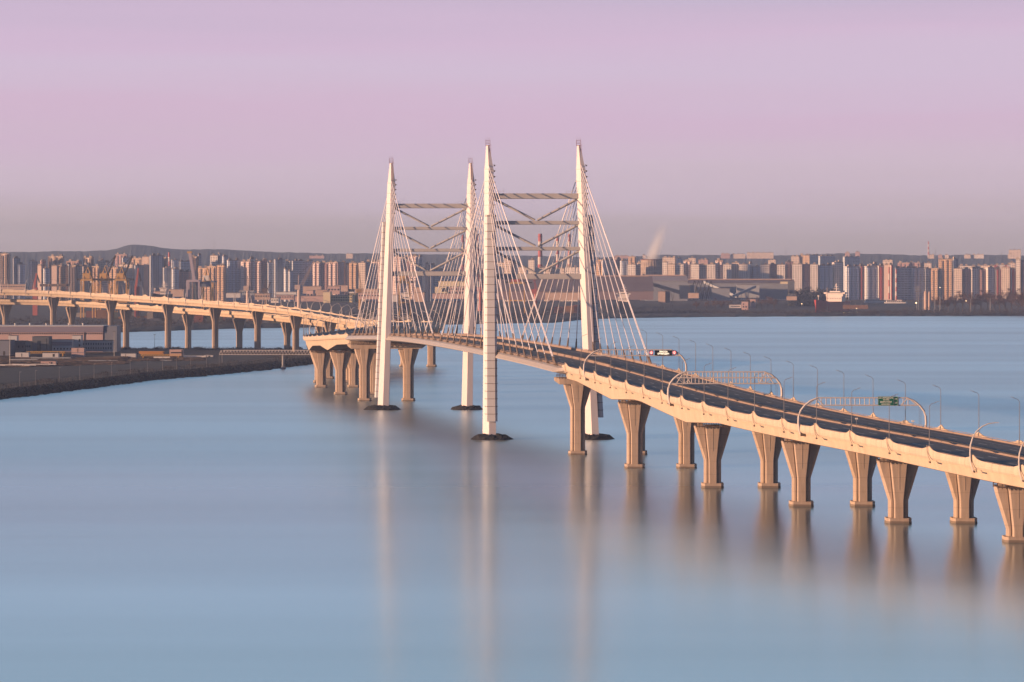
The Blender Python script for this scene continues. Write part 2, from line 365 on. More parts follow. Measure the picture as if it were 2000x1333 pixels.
# ------------------------------------------------------------------ bridge pieces
def pier_parts(parent, loc, ztop, rz=0.0, wtop=6.1, gallery=True, foot=True, wide=1.0, deep=2.75, flare=11.2):
    """one flared concrete pier (part) with footing and gallery (sub-parts); loc = centre at water"""
    ca, sa = math.cos(rz), math.sin(rz)
    def T(x, y, z): return (loc[0]+x*ca-y*sa, loc[1]+x*sa+y*ca, z)
    zb = ztop-flare; z0 = (loc[2] if len(loc) > 2 else 0)
    def ring(z, w, c):
        tw, db, h = 1.05, deep, .7
        half = [(-w, -tw+h), (-w+h, -tw), (-c-.32, -tw), (-c-.32, -tw+.35), (-c, -tw+.35), (-c, -db+.25), (-c+.25, -db), (c-.25, -db), (c, -db+.25), (c, -tw+.35), (c+.32, -tw+.35), (c+.32, -tw), (w-h, -tw), (w, -tw+h)]
        return [T(x, y, z) for x, y in half]+[T(-x, -y, z) for x, y in half]
    m = MB(); m.loft([ring(z0+.9, 2.85*wide, 1.35), ring(zb, 2.85*wide, 1.35), ring(ztop-1.6, wtop-.7*(wtop-2.85)*1.6/flare, 2.3), ring(ztop, wtop, 2.45)])
    # narrow drainage groove strip on the front of the flare
    m.box(T(0, -deep-.02, zb+flare*.62), (.16,.1,flare*.7), rz)
    p = m.build('pier', CONC, parent)
    if foot:
        f = MB(); a, b, c = 3.55*wide, 3.0, .9
        o8 = [(-a,-b+c),(-a+c,-b),(a-c,-b),(a,-b+c),(a,b-c),(a-c,b),(-a+c,b),(-a,b-c)]
        f.loft([[T(x*1.02, y*1.02, z0-1.5) for x, y in o8], [T(x*1.02, y*1.02, z0+.35) for x, y in o8], [T(x, y, z0+.36) for x, y in o8], [T(x, y, z0+1.45) for x, y in o8]])
        f.build('footing', CONC, p)
    if gallery:
        g = MB(); w = wtop-.5; y0, y1 = -deep-1.0, deep+1.0
        for yy in (y0, y1):
            g.bar(T(-w, yy, ztop+.1), T(w, yy, ztop+.1), .3, .3); g.bar(T(-w, yy, ztop+1.2), T(w, yy, ztop+1.2), .2, .2); g.bar(T(-w, yy, ztop+.65), T(w, yy, ztop+.65), .14, .14)
            k = int(w*2/1.1)
            for i in range(k+1):
                x = -w+2*w*i/k; g.bar(T(x, yy, ztop-.45), T(x, yy, ztop+1.2), .2, .2)
        for xx in (-w, w): g.bar(T(xx, y0, ztop+.1), T(xx, y1, ztop+.1), .25, .25); g.bar(T(xx, y0, ztop+1.2), T(xx, y1, ztop+1.2), .12, .12)
        g.box(T(0, y0+.45, ztop+.02), (2*w, .8, .08), rz); g.box(T(0, y1-.45, ztop+.02), (2*w, .8, .08), rz)
        g.build('gallery', RUST, p)
    for xx in (-wtop+2.0, wtop-2.0):
        b = MB(); b.box(T(xx, 0, ztop+.75), (1.6, 1.8, 1.5), rz); b.build('bearing_block', CONC, p)
    return p

GB = -4.3                                       # girder underside relative to the road
def deck_parts(parent, path, e=18.6, peaks=True, haunch=None, lanes=True, sides=(-1,1), a_of=None):
    """girder, roadway, two parapets and median barrier along a path"""
    ks = [a for _, _, a in path]
    hz_ = haunch or (lambda k: 0.0)
    g = MB()
    if e > 12:
        for s in (-1, 1):
            g.sweep(path, lambda k, s=s: [(s*17.6,-.55),(s*16.6,GB-hz_(k)),(s*4.5,GB-hz_(k)),(s*2.2,-.55)])
        g.sweep(path, [(-e+.5,-.02),(e-.5,-.02),(e-.5,-.5),(-e+.5,-.5)])
    else:
        g.sweep(path, lambda k: [(-e+1.1,-.55),(-e+2.0,GB+.8-hz_(k)),(e-2.0,GB+.8-hz_(k)),(e-1.1,-.55)])
        g.sweep(path, [(-e+.5,-.02),(e-.5,-.02),(e-.5,-.5),(-e+.5,-.5)])
    g.build('girder', GIRD, parent)
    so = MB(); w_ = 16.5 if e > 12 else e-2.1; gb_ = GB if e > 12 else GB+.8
    so.sweep(path, lambda k: [(-w_,gb_-.02-hz_(k)),(w_,gb_-.02-hz_(k)),(w_,gb_-.14-hz_(k)),(-w_,gb_-.14-hz_(k))]); so.build('shade_sheet', SHADE, parent)  # added thin sheet; underside shade is put into its dark colour
    r = MB(); r.sweep(path, [(-e+.9,.01),(e-.9,.01)], closed=False); r.build('roadway', ASPH, parent)
    for s in sides:
        p = MB()
        def prof(k, s=s):
            sc = scallop(ks[k]) if peaks else 0
            if s > 0 and e > 12: sc -= .5
            return [(s*(e-.1),.85+sc),(s*(e+.10),-.2),(s*(e+.02),-.9),(s*(e-.30),-1.5),(s*(e-.75),-1.6),(s*(e-.55),-.6),(s*(e-.35),.85+sc)]
        p.sweep(path, prof); po = p.build('parapet', SKIRT, parent)
        if lanes:
            q = MB(); q.sweep(path, [(s*(e-1.55),.012),(s*(e-1.3),.5),(s*(e-1.12),.5),(s*(e-1.0),.012)])
            q.sweep(path, [(s*(e-1.25),.78),(s*(e-1.13),.78),(s*(e-1.13),.88),(s*(e-1.25),.88)])
            q.build('safety_barrier', BARR, po)
    if e > 12:
        b = MB(); b.sweep(path, lambda k: [(-.5,.012),(-.22,mb(ks[k])),(.22,mb(ks[k])),(.5,.012)])
        bo = b.build('median_barrier', BARR, parent)
        t = MB(); t.sweep(path, [(-.2,.66),(.2,.66),(.2,.84),(-.2,.84)])
        t.build('rail', DARK, bo)
def mb(a):
    t = abs(((a/PEAK)+.5) % 1-.5)*2
    return .08+.42*min(1, max(0, (t-.05)/.10))

# ---- near approach viaduct
NEAR = thing('approach_viaduct', 'long concrete road viaduct with scalloped parapets on flared piers, sloping down to the right edge', 'viaduct', (0,0,0))
NP = [1027, 940, 869.6, 814, 759.5, 706]
npath = main_path(640, 1093, 1.6)
def near_haunch(k):
    D = npath[k][0].y; h = 0
    for d in (1031, 944):
        if d <= D < d+48: h = max(h, 2.5*(1-(D-d)/48))
        elif d-30 < D < d: h = max(h, 2.5*(1-(d-D)/30))
    return h
deck_parts(NEAR, npath, haunch=near_haunch)
for D in NP:
    for s in (-1, 1):
        hh = 1.9 if D > 900 else 0
        pier_parts(NEAR, (cx(D)+s*9.3, D), zroad(D)+GB-1.45-hh)
# brackets and little boxes hanging under the parapet lip
for k in range(-4, 18):
    bk = MB()
    D = arc_inv(k*PEAK)
    if D > 1088: continue
    X = cx(D)-18.6; z = zroad(D)
    bk.tube([(X-.25, D, z+2.2), (X-.28, D-.4, z+.4), (X-.05, D-1.6, z-1.0), (X+.3, D-3.2, z-2.2)], .14, 5)
    bk.build('rain_pipe', GIRD, NEAR)
    q = 4.5; bk = MB(); bk.box((X-.05, arc_inv(k*PEAK-q), zroad(arc_inv(k*PEAK-q))-1.85), (.3,2.4,.35)); bk.build('bracket', RUST, NEAR)

# ---- cable-stayed bridge
CSB = thing('cable_stayed_bridge', 'white cable-stayed road bridge with four slender pylon legs and fans of pale stays', 'bridge', (0,0,0))
D_A, D_P, D_Q, D_B = 1097.0, 1190.0, 1423.0, 1508.0      # near anchor, near pylon, far pylon, far anchor
cpath = main_path(D_A-4, D_B+4, 3.0)
deck_e = 18.6
def csb_deck():
    g = MB(); g.sweep(cpath, [(-18.9,-.02),(18.9,-.02),(17.4,-2.7),(-17.4,-2.7)]); g.build('girder', RUST, CSB)  # dark brown stands in for shade under the span, darkening its reflection
    r = MB(); r.sweep(cpath, [(-17.2,.01),(17.2,.01)], closed=False); r.build('roadway', ASPH, CSB)
    for s in (-1, 1):
        q = MB(); q.sweep(cpath, [(s*17.1,.012),(s*17.3,.85),(s*17.55,.85),(s*17.75,.012)])
        q.sweep(cpath, [(s*17.35,1.1),(s*17.5,1.1),(s*17.5,1.22),(s*17.35,1.22)]); q.build('safety_barrier', BARR, CSB)
        w = MB(); n = 0
        w.sweep(cpath, [(s*18.55,.9),(s*18.65,.9),(s*18.65,1.0),(s*18.55,1.0)]); w.sweep(cpath, [(s*18.55,.5),(s*18.63,.5),(s*18.63,.56),(s*18.55,.56)])
        D = D_A
        while D < D_B:
            w.box((cx(D)+s*18.6, D, zroad(D)+.5), (.10,.10,1.0)); D += 3
        w.build('railing', ANCH, CSB)
        for d0, d1 in ((D_A-7, D_P-3.6), (D_P+3.6, D_Q-3.6), (D_Q+3.6, D_B+8)):
            pth = main_path(d0, d1, 2.0); n = len(pth)
            def prof(k, s=s, pth=pth, d0=d0, d1=d1):
                D = pth[k][0].y; t = min(1, max(.03, min(D-d0, d1-D)/5.0)); u0 = 18.6
                return [(s*u0,.12),(s*(u0+1.4*t),-.35+.1*(1-t)),(s*(u0+2.9*t),-1.6*(.6+.4*t)),(s*(u0+2.75*t),-2.0*(.55+.45*t)),(s*(u0-.4),-2.75*(.5+.5*t)),(s*(u0-1.2),-2.2)]
            f = MB(); f.sweep(pth, prof); f.build('edge_fairing', FAIR, CSB)
    b = MB(); b.sweep(cpath, [(-.62,.012),(-.28,.9),(.28,.9),(.62,.012)]); bo = b.build('median_barrier', BARR, CSB)
    t = MB(); t.sweep(cpath, [(-.22,1.12),(.22,1.12),(.22,1.3),(-.22,1.3)]); t.build('rail', DARK, bo)
    # lattice of cross girders hanging under the end spans
    for d0, d1 in ((D_Q+8, D_B-2),):
        x = MB(); D = d0
        while D < d1:
            X, z = cx(D), zroad(D)-2.72
            x.bar((X-17, D, z-2.0), (X+17, D, z-2.0), .3, .3)
            for i in range(12):
                a = X-17+34*i/12; x.bar((a, D, z-2.0), (a+1.4, D, z), .2, .2); x.bar((a+1.4, D, z), (a+2.83, D, z-2.0), .2, .2)
            D += 14
        x.build('cross_girder', RUST, CSB)
csb_deck()
LEGS = {('near',-1): ((-9.3,1190),(-9.56,1196)), ('near',1): ((33.4,1190),(28.3,1196)), ('far',-1): ((-63.8,1423),(-59.2,1417)), ('far',1): ((-22.2,1423),(-20.0,1417))}
ZTOP = 122.0
def leg_at(key, z):
    (x0,y0),(x1,y1) = LEGS[key]; t = z/ZTOP
    return Vector((x0+(x1-x0)*t, y0+(y1-y0)*t, z))
def leg_obj(key):
    s = key[1]
    base = [(-.2,-3.1),(2.7,-2.7),(2.7,2.7),(-.2,3.1),(-2.9,.6),(-2.9,-.6)]
    def ring(z, k, sx=1.0, dx=0):
        p = leg_at(key, z); return [(p.x+dx+x*k*sx, p.y+y*k, z) for x, y in base]
    m = MB()
    lean = .42 if key[0] == 'near' else .45
    m.loft([ring(.6,1.0),ring(36,.88),ring(92,.74),ring(112.5,.68),ring(112.6,.66,.98),ring(121.2,.46,.62,-.45),ring(122,.44,.6,-.45)])
    o = m.build('pylon_leg', PYLON, CSB)
    # shadow-line joint plates
    j = MB()
    for z in list(range(97, 113, 5)):
        r_ = ring(z,.74-.0029*(z-92)+.014); r2 = [(a,b,c+.22) for a,b,c in r_]; j.loft([r_, r2])
    j.build('joint_plate', GALV, o)
    # top platform with railings and lightning rods
    t = MB(); p = leg_at(key, 122); px = p.x-.5
    t.box((px, p.y, 122.1), (1.8,1.8,.2))
    for dx in (-.9,.9):
        for dy in (-.9,.9): t.bar((px+dx,p.y+dy,122.1),(px+dx,p.y+dy,124.3),.12,.12)
    for z in (122.9,123.5,124.2):
        for d in (-.9,.9):
            t.bar((px-.9,p.y+d,z),(px+.9,p.y+d,z),.08,.08); t.bar((px+d,p.y-.9,z),(px+d,p.y+.9,z),.08,.08)
    for dx in (-.8,.1,.8): t.bar((px+dx,p.y,124.2),(px+dx,p.y,125.6),.07,.07)
    for dx in (-.35,.35): t.bar((px+dx+.9,p.y-1.75,112.8),(px+dx+.9,p.y-1.45,122.6),.1,.1)
    for i in range(14): t.bar((px+.55,p.y-1.73+.02*i,113+.7*i),(px+1.25,p.y-1.73+.02*i,113+.7*i),.06,.06)
    t.build('top_platform', RUSTP, o)
    d = MB()
    for i in range(8):
        z = CZ[i]; q = leg_at(key, z)
        d.box((q.x+2.2, q.y-2.05, z), (.55,.5,.6)); 
        d.bar((q.x+1.9, q.y-2.2, z+.4),(q.x+2.7,q.y-2.6,z+.1),.18,.18)
    d.build('cable_socket', DARK, o)
    return o
RUSTP = mat('platform_steel', (.42,.20,.17), .6)
CZ = [113.6-2.35*i for i in range(8)]
LEGO = {k: leg_obj(k) for k in LEGS}
def stairs(key, dx, dy, wx_, dy_, z0, z1):
    m = MB(); a, b, c = wx_/2, dy_/2, min(wx_, dy_)*.28
    o8 = [(-a,-b+c),(-a+c,-b),(a-c,-b),(a,-b+c),(a,b),(-a,b)]
    z = z0
    while z < z1-.1:
        zt = min(z+3.15, z1)
        p, q, q2 = leg_at(key, z), leg_at(key, zt-.16), leg_at(key, zt)
        k1, k2 = 1-.16*z/100, 1-.16*zt/100
        m.loft([[(p.x+dx*k1+x*k1, p.y+dy*k1+y*k1, z) for x, y in o8], [(q.x+dx*k2+x*k2, q.y+dy*k2+y*k2, zt-.16) for x, y in o8]])
        m.loft([[(q.x+dx*k2+x*k2*1.07, q.y+dy*k2+y*k2*1.07, zt-.159) for x, y in o8], [(q2.x+dx*k2+x*k2*1.07, q2.y+dy*k2+y*k2*1.07, zt-.001) for x, y in o8]], mi=1)
        z = zt
    m.build('stair_enclosure', [STAIR, RUST], LEGO[key])
stairs(('near',-1), .75, -3.4, 5.2, 3.2, 7.5, 93)
stairs(('near',1), 3.7, .3, 2.6, 4.2, 9.0, 93)
stairs(('far',-1), -3.5, 1.0, 2.4, 3.2, 6.0, 93)
stairs(('far',1), 2.9, 2.4, 2.2, 3.4, 37.0, 90)
for key in (('near',-1),('near',1),('far',-1),('far',1)):
    pass
BZ = [100.9, 89.8, 79.0, 67.4]; BH = [2.3, 1.6, 1.6, 2.3]
for g in ('near','far'):
    for i, z in enumerate(BZ):
        a, b = leg_at((g,-1), z), leg_at((g,1), z)
        m = MB(); h = BH[i]
        m.loft([[(p.x, p.y-1.0, z-h/2+.25),(p.x, p.y-.75, z-h/2),(p.x, p.y+.75, z-h/2),(p.x,p.y+1.0,z-h/2+.25),(p.x,p.y+1.0,z+h/2-.25),(p.x,p.y+.75,z+h/2),(p.x,p.y-.75,z+h/2),(p.x,p.y-1.0,z+h/2-.25)] for p in (a+Vector((1.9,0,0)), b-Vector((1.7,0,0)))])
        if i == 0:
            for q in (a+Vector((4,0,0)), b-Vector((4.5,0,0))):
                m.bar((q.x-2,q.y-.9,z+h/2+.9),(q.x+2,q.y-.9,z+h/2+.9),.08,.08)
                for dx in (-2,0,2): m.bar((q.x+dx,q.y-.9,z+h/2),(q.x+dx,q.y-.9,z+h/2+(2.2 if dx == 2 else .9)),.09,.09)
        m.build('cross_beam', BEAM, CSB)
        if i < 3:
            mid = (leg_at((g,-1), BZ[i+1])+leg_at((g,1), BZ[i+1]))/2; mid.z = BZ[i+1]+BH[i+1]/2
            for q, dx in ((a, 2.2), (b, -2.0)):
                m = MB(); st = q+Vector((dx,0,-h/2-.1)); en = mid+Vector((-.5 if dx > 0 else .5, 0, .25))
                m.tube([st, en], .52, 8); v = en-st
                for t in (.3,.72): m.tube([st+v*t, st+v*(t+.012)], .62, 8)
                m.build('diagonal_brace', BEAM, CSB)
# stays: main span and side span fans from every leg
def stay(key, i, D, s, double=False):
    z = CZ[i]; p = leg_at(key, z); toward = 1 if D > p.y else -1
    X = cx(D)+s*18.35; zr = zroad(D)
    top = p+Vector((-.2 if s < 0 else .2, toward*2.0, 0)); bot = Vector((X, D, zr+.1)); v = (top-bot).normalized()
    m = MB(); m.tube([bot+v*4.6, top], .175, 6)
    m.tube([bot+v*7.0, bot+v*7.7], .27, 6)
    c = m.build('stay_cable', CABLE, CSB)
    a = MB(); a.tube([bot-v*.2, bot+v*3.4, bot+v*3.5, bot+v*4.8], [.42,.38,.30,.24], 7)
    a.bar(bot+Vector((0,-toward*1.6,.2)), bot+v*3.3, .28, .28)
    a.box((X, D, zr+.25), (.9,1.5,.5))
    a.bar(bot+v*3.2+Vector((0,toward*.2,0)), bot+v*3.2+Vector((0,toward*1.2,1.1)), .22, .22)
    a.build('cable_anchor', ANCH, c)
for g, Dp, side, main in (('near', D_P, -1, 1), ('far', D_Q, 1, -1)):
    for s in (-1, 1):
        for i in range(8):
            k = 7-i
            ds = (12+10.6*k) if g == 'near' else (11.5+9.6*k)
            stay((g,s), i, Dp+side*ds, s)
            if i == 0: stay((g,s), 0, Dp+side*(ds+1.7), s)
            stay((g,s), i, Dp+main*(14+13.6*k), s)
            if i == 0: stay((g,s), 0, Dp+main*(14+13.6*k+1.8), s)
# anchor piers with a shared cap beam
def cap_beam(D, zt, x0=-20.5, x1=20.5):
    X = cx(D); m = MB()
    def rg(x, k, dz): return [(X+x, D-2.4*k, zt-2.7+dz),(X+x, D+2.4*k, zt-2.7+dz),(X+x, D+2.6*k, zt),(X+x, D-2.6*k, zt)]
    m.loft([rg(x0,.75,1.5), rg(x0+2.0,1,0), rg(x1-2.0,1,0), rg(x1,.75,1.5)]); o = m.build('cap_beam', CONC, CSB)
    g = MB()
    for yy in (D-2.9, D+2.9):
        for z in (zt-.1, zt+.5, zt+1.1): g.bar((X+x0+1, yy, z), (X+x1-1, yy, z), .12, .14)
        for i in range(34): xx = X+x0+1+(x1-x0-2)*i/33; g.bar((xx, yy, zt-.5), (xx, yy, zt+1.1), .1, .1)
    g.build('gallery', RUST, o)
    for xx in (-14,-5,5,14):
        b = MB(); b.box((X+xx, D, zt+.7), (2.0,2.0,1.4)); b.build('bearing_block', CONC, o)
for D in (D_A, D_B):
    zt = zroad(D)-2.7-1.4; cap_beam(D, zt)
    for s in (-1, 1): pier_parts(CSB, (cx(D)+s*11.5, D), zt-2.7, wtop=5.5, gallery=False, flare=9.0)
# rock islands round the pylon feet
def island(X, D, label, rx=8.6, ry=6.5, seed=1):
    r = random.Random(seed); m = MB(); n = 26; secs = []
    for k, (q, z) in enumerate([(1.04,-.8),(1.0,.1),(.9,.9),(.72,1.6),(.46,2.0),(.12,2.1)]):
        secs.append([(X+q*rx*math.cos(2*math.pi*i/n)*(1+r.uniform(-.09,.09)), D+q*ry*math.sin(2*math.pi*i/n)*(1+r.uniform(-.09,.09)), z+(r.uniform(-.4,.4) if k > 1 else 0)) for i in range(n)])
    m.loft(secs); tag(m.build('rock_island', ROCK, origin=(X, D, 0)), label, 'rock island', 'rock islands round the pylon feet')
island(-8.5, 1189, 'low dark rock island at the foot of the nearer left pylon leg', 8.6, 6.5, 1)
island(34.2, 1190, 'low dark rock island at the foot of the nearer right pylon leg', 8.4, 6.5, 2)
island(-64.5, 1422, 'low brown rock island at the foot of the farther left pylon leg', 8.8, 6.5, 3)
island(-22.0, 1423, 'low dark rock island at the foot of the farther right pylon leg', 8.2, 6.5, 4)

# ---- curved viaduct beyond the bridge
CURV = thing('curved_viaduct', 'curving concrete viaduct with haunched girders just behind the far end of the cable-stayed bridge', 'viaduct', (0,0,0))
upath0 = main_path(D_B+8, 2010, 3.0)
CP = [1579, 1667, 1732, 1787, 1850, 1922, 1985]
def curv_haunch(k):
    D = upath0[k][0].y; return max([0]+[2.8*(1-abs(D-d)/26) for d in CP[:4]])
deck_parts(CURV, upath0, haunch=curv_haunch)
for D in CP:
    for s in (-1, 1): pier_parts(CURV, (cx(D)+s*9.4, D), zroad(D)+GB-1.5-(2.2 if D < 1800 else 0), flare=10.2)

# ---- the two single-carriageway viaducts that run off to the left
UPK = [(7,564),(51,563.5),(98,566),(139.5,569),(181,572),(222,573.5),(261,575.5),(294,578),(330,581),(366,584),(395,586),(428,588),(460,590),(487,593),(517,596),(543,599.5),(566,602),(587,605),(610,608),(629,611),(648,614.5),(666,618.5),(682,622)]
def solve_upper():
    D = 2068.0; out = [(UPK[-1][0], UPK[-1][1], D)]
    for px, py in reversed(UPK[:-1]):
        X0, D0 = wx(out[-1][0], D), D
        f = lambda d: math.hypot(wx(px, d)-X0, d-D0)-PEAK
        a, b = D0, D0+25
        for _ in range(50):
            c = (a+b)/2
            if f(c) < 0: a = c
            else: b = c
        D = (a+b)/2; out.append((px, py, D))
    return out
us_ = solve_upper()
e0 = Vector((cx(2010)-18.6, 2010, zroad(2010)+2.3))
edge = [e0]+[at(px, py, D) for px, py, D in us_]
# smooth the plan and the height
def resample(pts, step):
    P_ = [Vector(p) for p in pts]; L = [0]
    for a, b in zip(P_, P_[1:]): L.append(L[-1]+(b-a).to_2d().length)
    co = [np.polynomial.polynomial.Polynomial.fit(L, [p[i] for p in P_], 5) for i in range(3)]
    n = int(L[-1]/step)+1; out = []
    for k in range(n+22):
        s = k*step
        if s <= L[-1]: out.append(Vector([float(c(s)) for c in co]))
        else: out.append(out[-1]+(out[-1]-out[-2]))
    return out, L
usm, uL = resample(edge, 3.0)
def path_from(pts, off, dz, a0=0.0, x_first=0):
    out = []; L = a0
    for k, p in enumerate(pts):
        t = (pts[min(k+1,len(pts)-1)]-pts[max(k-1,0)]); t.z = 0; t.normalize()
        c = Vector((t.y, -t.x, 0))                     # to the right of travel
        if k: L += (pts[k]-pts[k-1]).to_2d().length
        z = dz(k) if callable(dz) else dz
        out.append((Vector((p.x, p.y, p.z+z))+c*off, c, L))
    return out
_pk0 = uL[1] % PEAK
UE = 8.0
up = path_from(usm, UE, -2.3, -_pk0)
UPV = thing('upper_viaduct', 'upper of two narrow viaducts running off to the left edge, lined with arched lamps', 'viaduct', (0,0,0))
deck_parts(UPV, up, e=UE, lanes=False)
def low_dz(k):
    t = min(1, k*3.0/150); s = t*t*(3-2*t); return -2.6-7.8*s
lo = path_from(usm, UE+19.5, low_dz, -_pk0+9)
LOV = thing('lower_viaduct', 'lower narrow viaduct running off to the left edge behind the upper one', 'viaduct', (0,0,0))
deck_parts(LOV, lo, e=UE, lanes=False)
def on_path(path, px):
    best = min(range(len(path)), key=lambda k: abs(1000+path[k][0].x*FPX/path[k][0].y-px)); return path[best]
def side_piers(root, path, pxs, dz):
    for px in pxs:
        p, c, L = on_path(path, px)
        pier_parts(root, (p.x, p.y, 0), p.z+GB+.8-.9, rz=R(23), wtop=5.4, gallery=False, wide=.9, flare=10.5, deep=1.35)
side_piers(UPV, up, [645, 579, 504, 419, 326, 217, 101, -25], 0)
side_piers(LOV, lo, [690, 628, 562, 468, 365, 247, 138, 10], 0)
# ------------------------------------------------------------------ lamp posts
def straight_lamp(h=11.5, arm=1):
    t = thing('lamp_post', 'x', 'street lamp')
    m = MB(); m.tube([(0,0,-.6),(0,0,h*.5),(0,0,h)], [.12,.09,.065], 6); m.box((0,0,.1),(.5,.5,1.0)); m.build('pole', GALVD, t)
    a = MB(); a.tube([(0,0,h-.1),(.5*arm,-.1,h+.55),(1.8*arm,-.3,h+1.0)], .07, 5); ao = a.build('arm', GALVD, t)
    b = MB(); b.loft([[(x+dx,-.3+dy,h+1.0+dz) for dx, dy in ((0,-.14),(0,.14))]+[(x+dx,-.3+dy,h+1.12+dz) for dx,dy in ((0,.14),(0,-.14))] for x, dx, dz in ((1.6*arm,0,-.05),(2.5*arm,0,.22))]); b.build('lamp_head', GALV, ao)
    return t
def arch_lamp(h=9.5, reach=6.0):
    """bent pole that leans over the road towards +x"""
    t = thing('arched_lamp', 'x', 'street lamp')
    pts = [(.35,0,-3.6),(-.1,0,-2.2),(-.45,0,-.5),(-.55,0,1.5),(-.4,0,h*.38),(.15,0,h*.58),(1.1,0,h*.75),(2.6,0,h*.89),(4.3,0,h*.97),(reach,0,h)]
    m = MB(); m.tube(pts, [.25,.25,.25,.24,.23,.21,.19,.17,.15,.13], 7); m.build('pole', GALVW, t)
    b = MB(); b.bar((reach-.1,0,h-.02),(reach+.9,0,h+.02),.34,.16); b.build('lamp_head', GALVW, t)
    return t
L_R, L_L = straight_lamp(11.5, 1), straight_lamp(11.5, -1)
used_ = set()
def put(proto, loc, rz, label, group):
    if proto.name in used_: o = dup(proto, loc, rz, label)
    else:
        used_.add(proto.name); proto.location = loc; proto.rotation_euler = (0,0,rz); o = proto; o['label'] = label
    o['group'] = group; return o
def where(D):
    g = [(840,'beyond the green sign gantry'),(955,'between the bare truss gantry and the green sign gantry'),(1060,'between the message board gantry and the bare truss gantry')]
    if D < 851: return ('before the green sign gantry', 0)
    if D < 955: return ('beyond the green sign gantry', 1)
    if D < 1060: return ('beyond the bare truss gantry', 2)
    return ('beyond the message board gantry', 3)
cnt = {}
for k in range(0, 17):
    D = arc_inv(k*PEAK); 
    w, z = where(D); cnt[('l',z)] = cnt.get(('l',z), -1)+1
    if k < 2: continue
    put(L_R, (cx(D)-18.15, D, zroad(D)+1.5), 0, f'slim lamp post on the left parapet, {ordn(cnt[("l",z)])} one {w}', 'straight lamp posts along the near viaduct')
cnt = {}
for k in range(0, 20):
    D = arc_inv(k*PEAK); w, z = where(D); cnt[z] = cnt.get(z, -1)+1
    if D > 1112: break
    put(L_L, (cx(D)+18.3, D, zroad(D)+.7), 0, f'slim lamp post on the right parapet, {ordn(cnt[z])} one {w}', 'straight lamp posts along the near viaduct')
ARC = arch_lamp(9.5, 6.2)
put(ARC, (cx(arc_inv(PEAK))-18.5, arc_inv(PEAK), zroad(arc_inv(PEAK))+1.2), 0, 'arched white lamp on the near left parapet just right of the last straight posts', 'arched lamps')
put(ARC, (cx(arc_inv(0))-18.5, arc_inv(0), zroad(arc_inv(0))+1.2), 0, 'arched white lamp cut by the right edge of the photo', 'arched lamps')
a0 = arc(D_B)
for s in (-1, 1):
    n = 0
    for k in range(-60, 60):
        D = arc_inv(k*PEAK)
        if D < D_B+12 or D > 2008: continue
        side = 'left' if s < 0 else 'right'
        put(L_R if s < 0 and D < 1765 else ARC, (cx(D)+s*18.5, D, zroad(D)+1.2), 0 if s < 0 else math.pi, f'{"slim straight" if s < 0 and D < 1765 else "arched white"} lamp, {ordn(n)} past the far pylons on the {side} of the curved viaduct', 'arched lamps'); n += 1
def path_lamps(path, e, nm, dark_from=None):
    pk = [k for k in range(1, len(path)) if math.floor(path[k][2]/PEAK+1e-6) != math.floor(path[k-1][2]/PEAK+1e-6)]
    for s in (-1, 1):
        n = 0
        for k in pk:
            p, c, L = path[k]
            px = 1000+p.x*FPX/p.y
            if px < -25: continue
            rz = math.atan2(c.y, c.x)+(math.pi if s > 0 else 0)
            side = 'near' if s < 0 else 'far'
            put(ARC, p+c*(s*(e-.1))+Vector((0,0,1.0)), rz, f'arched white lamp, {ordn(n)} leftwards along the {side} parapet of the {nm} left viaduct', 'arched lamps'); n += 1
path_lamps(up, UE, 'upper')

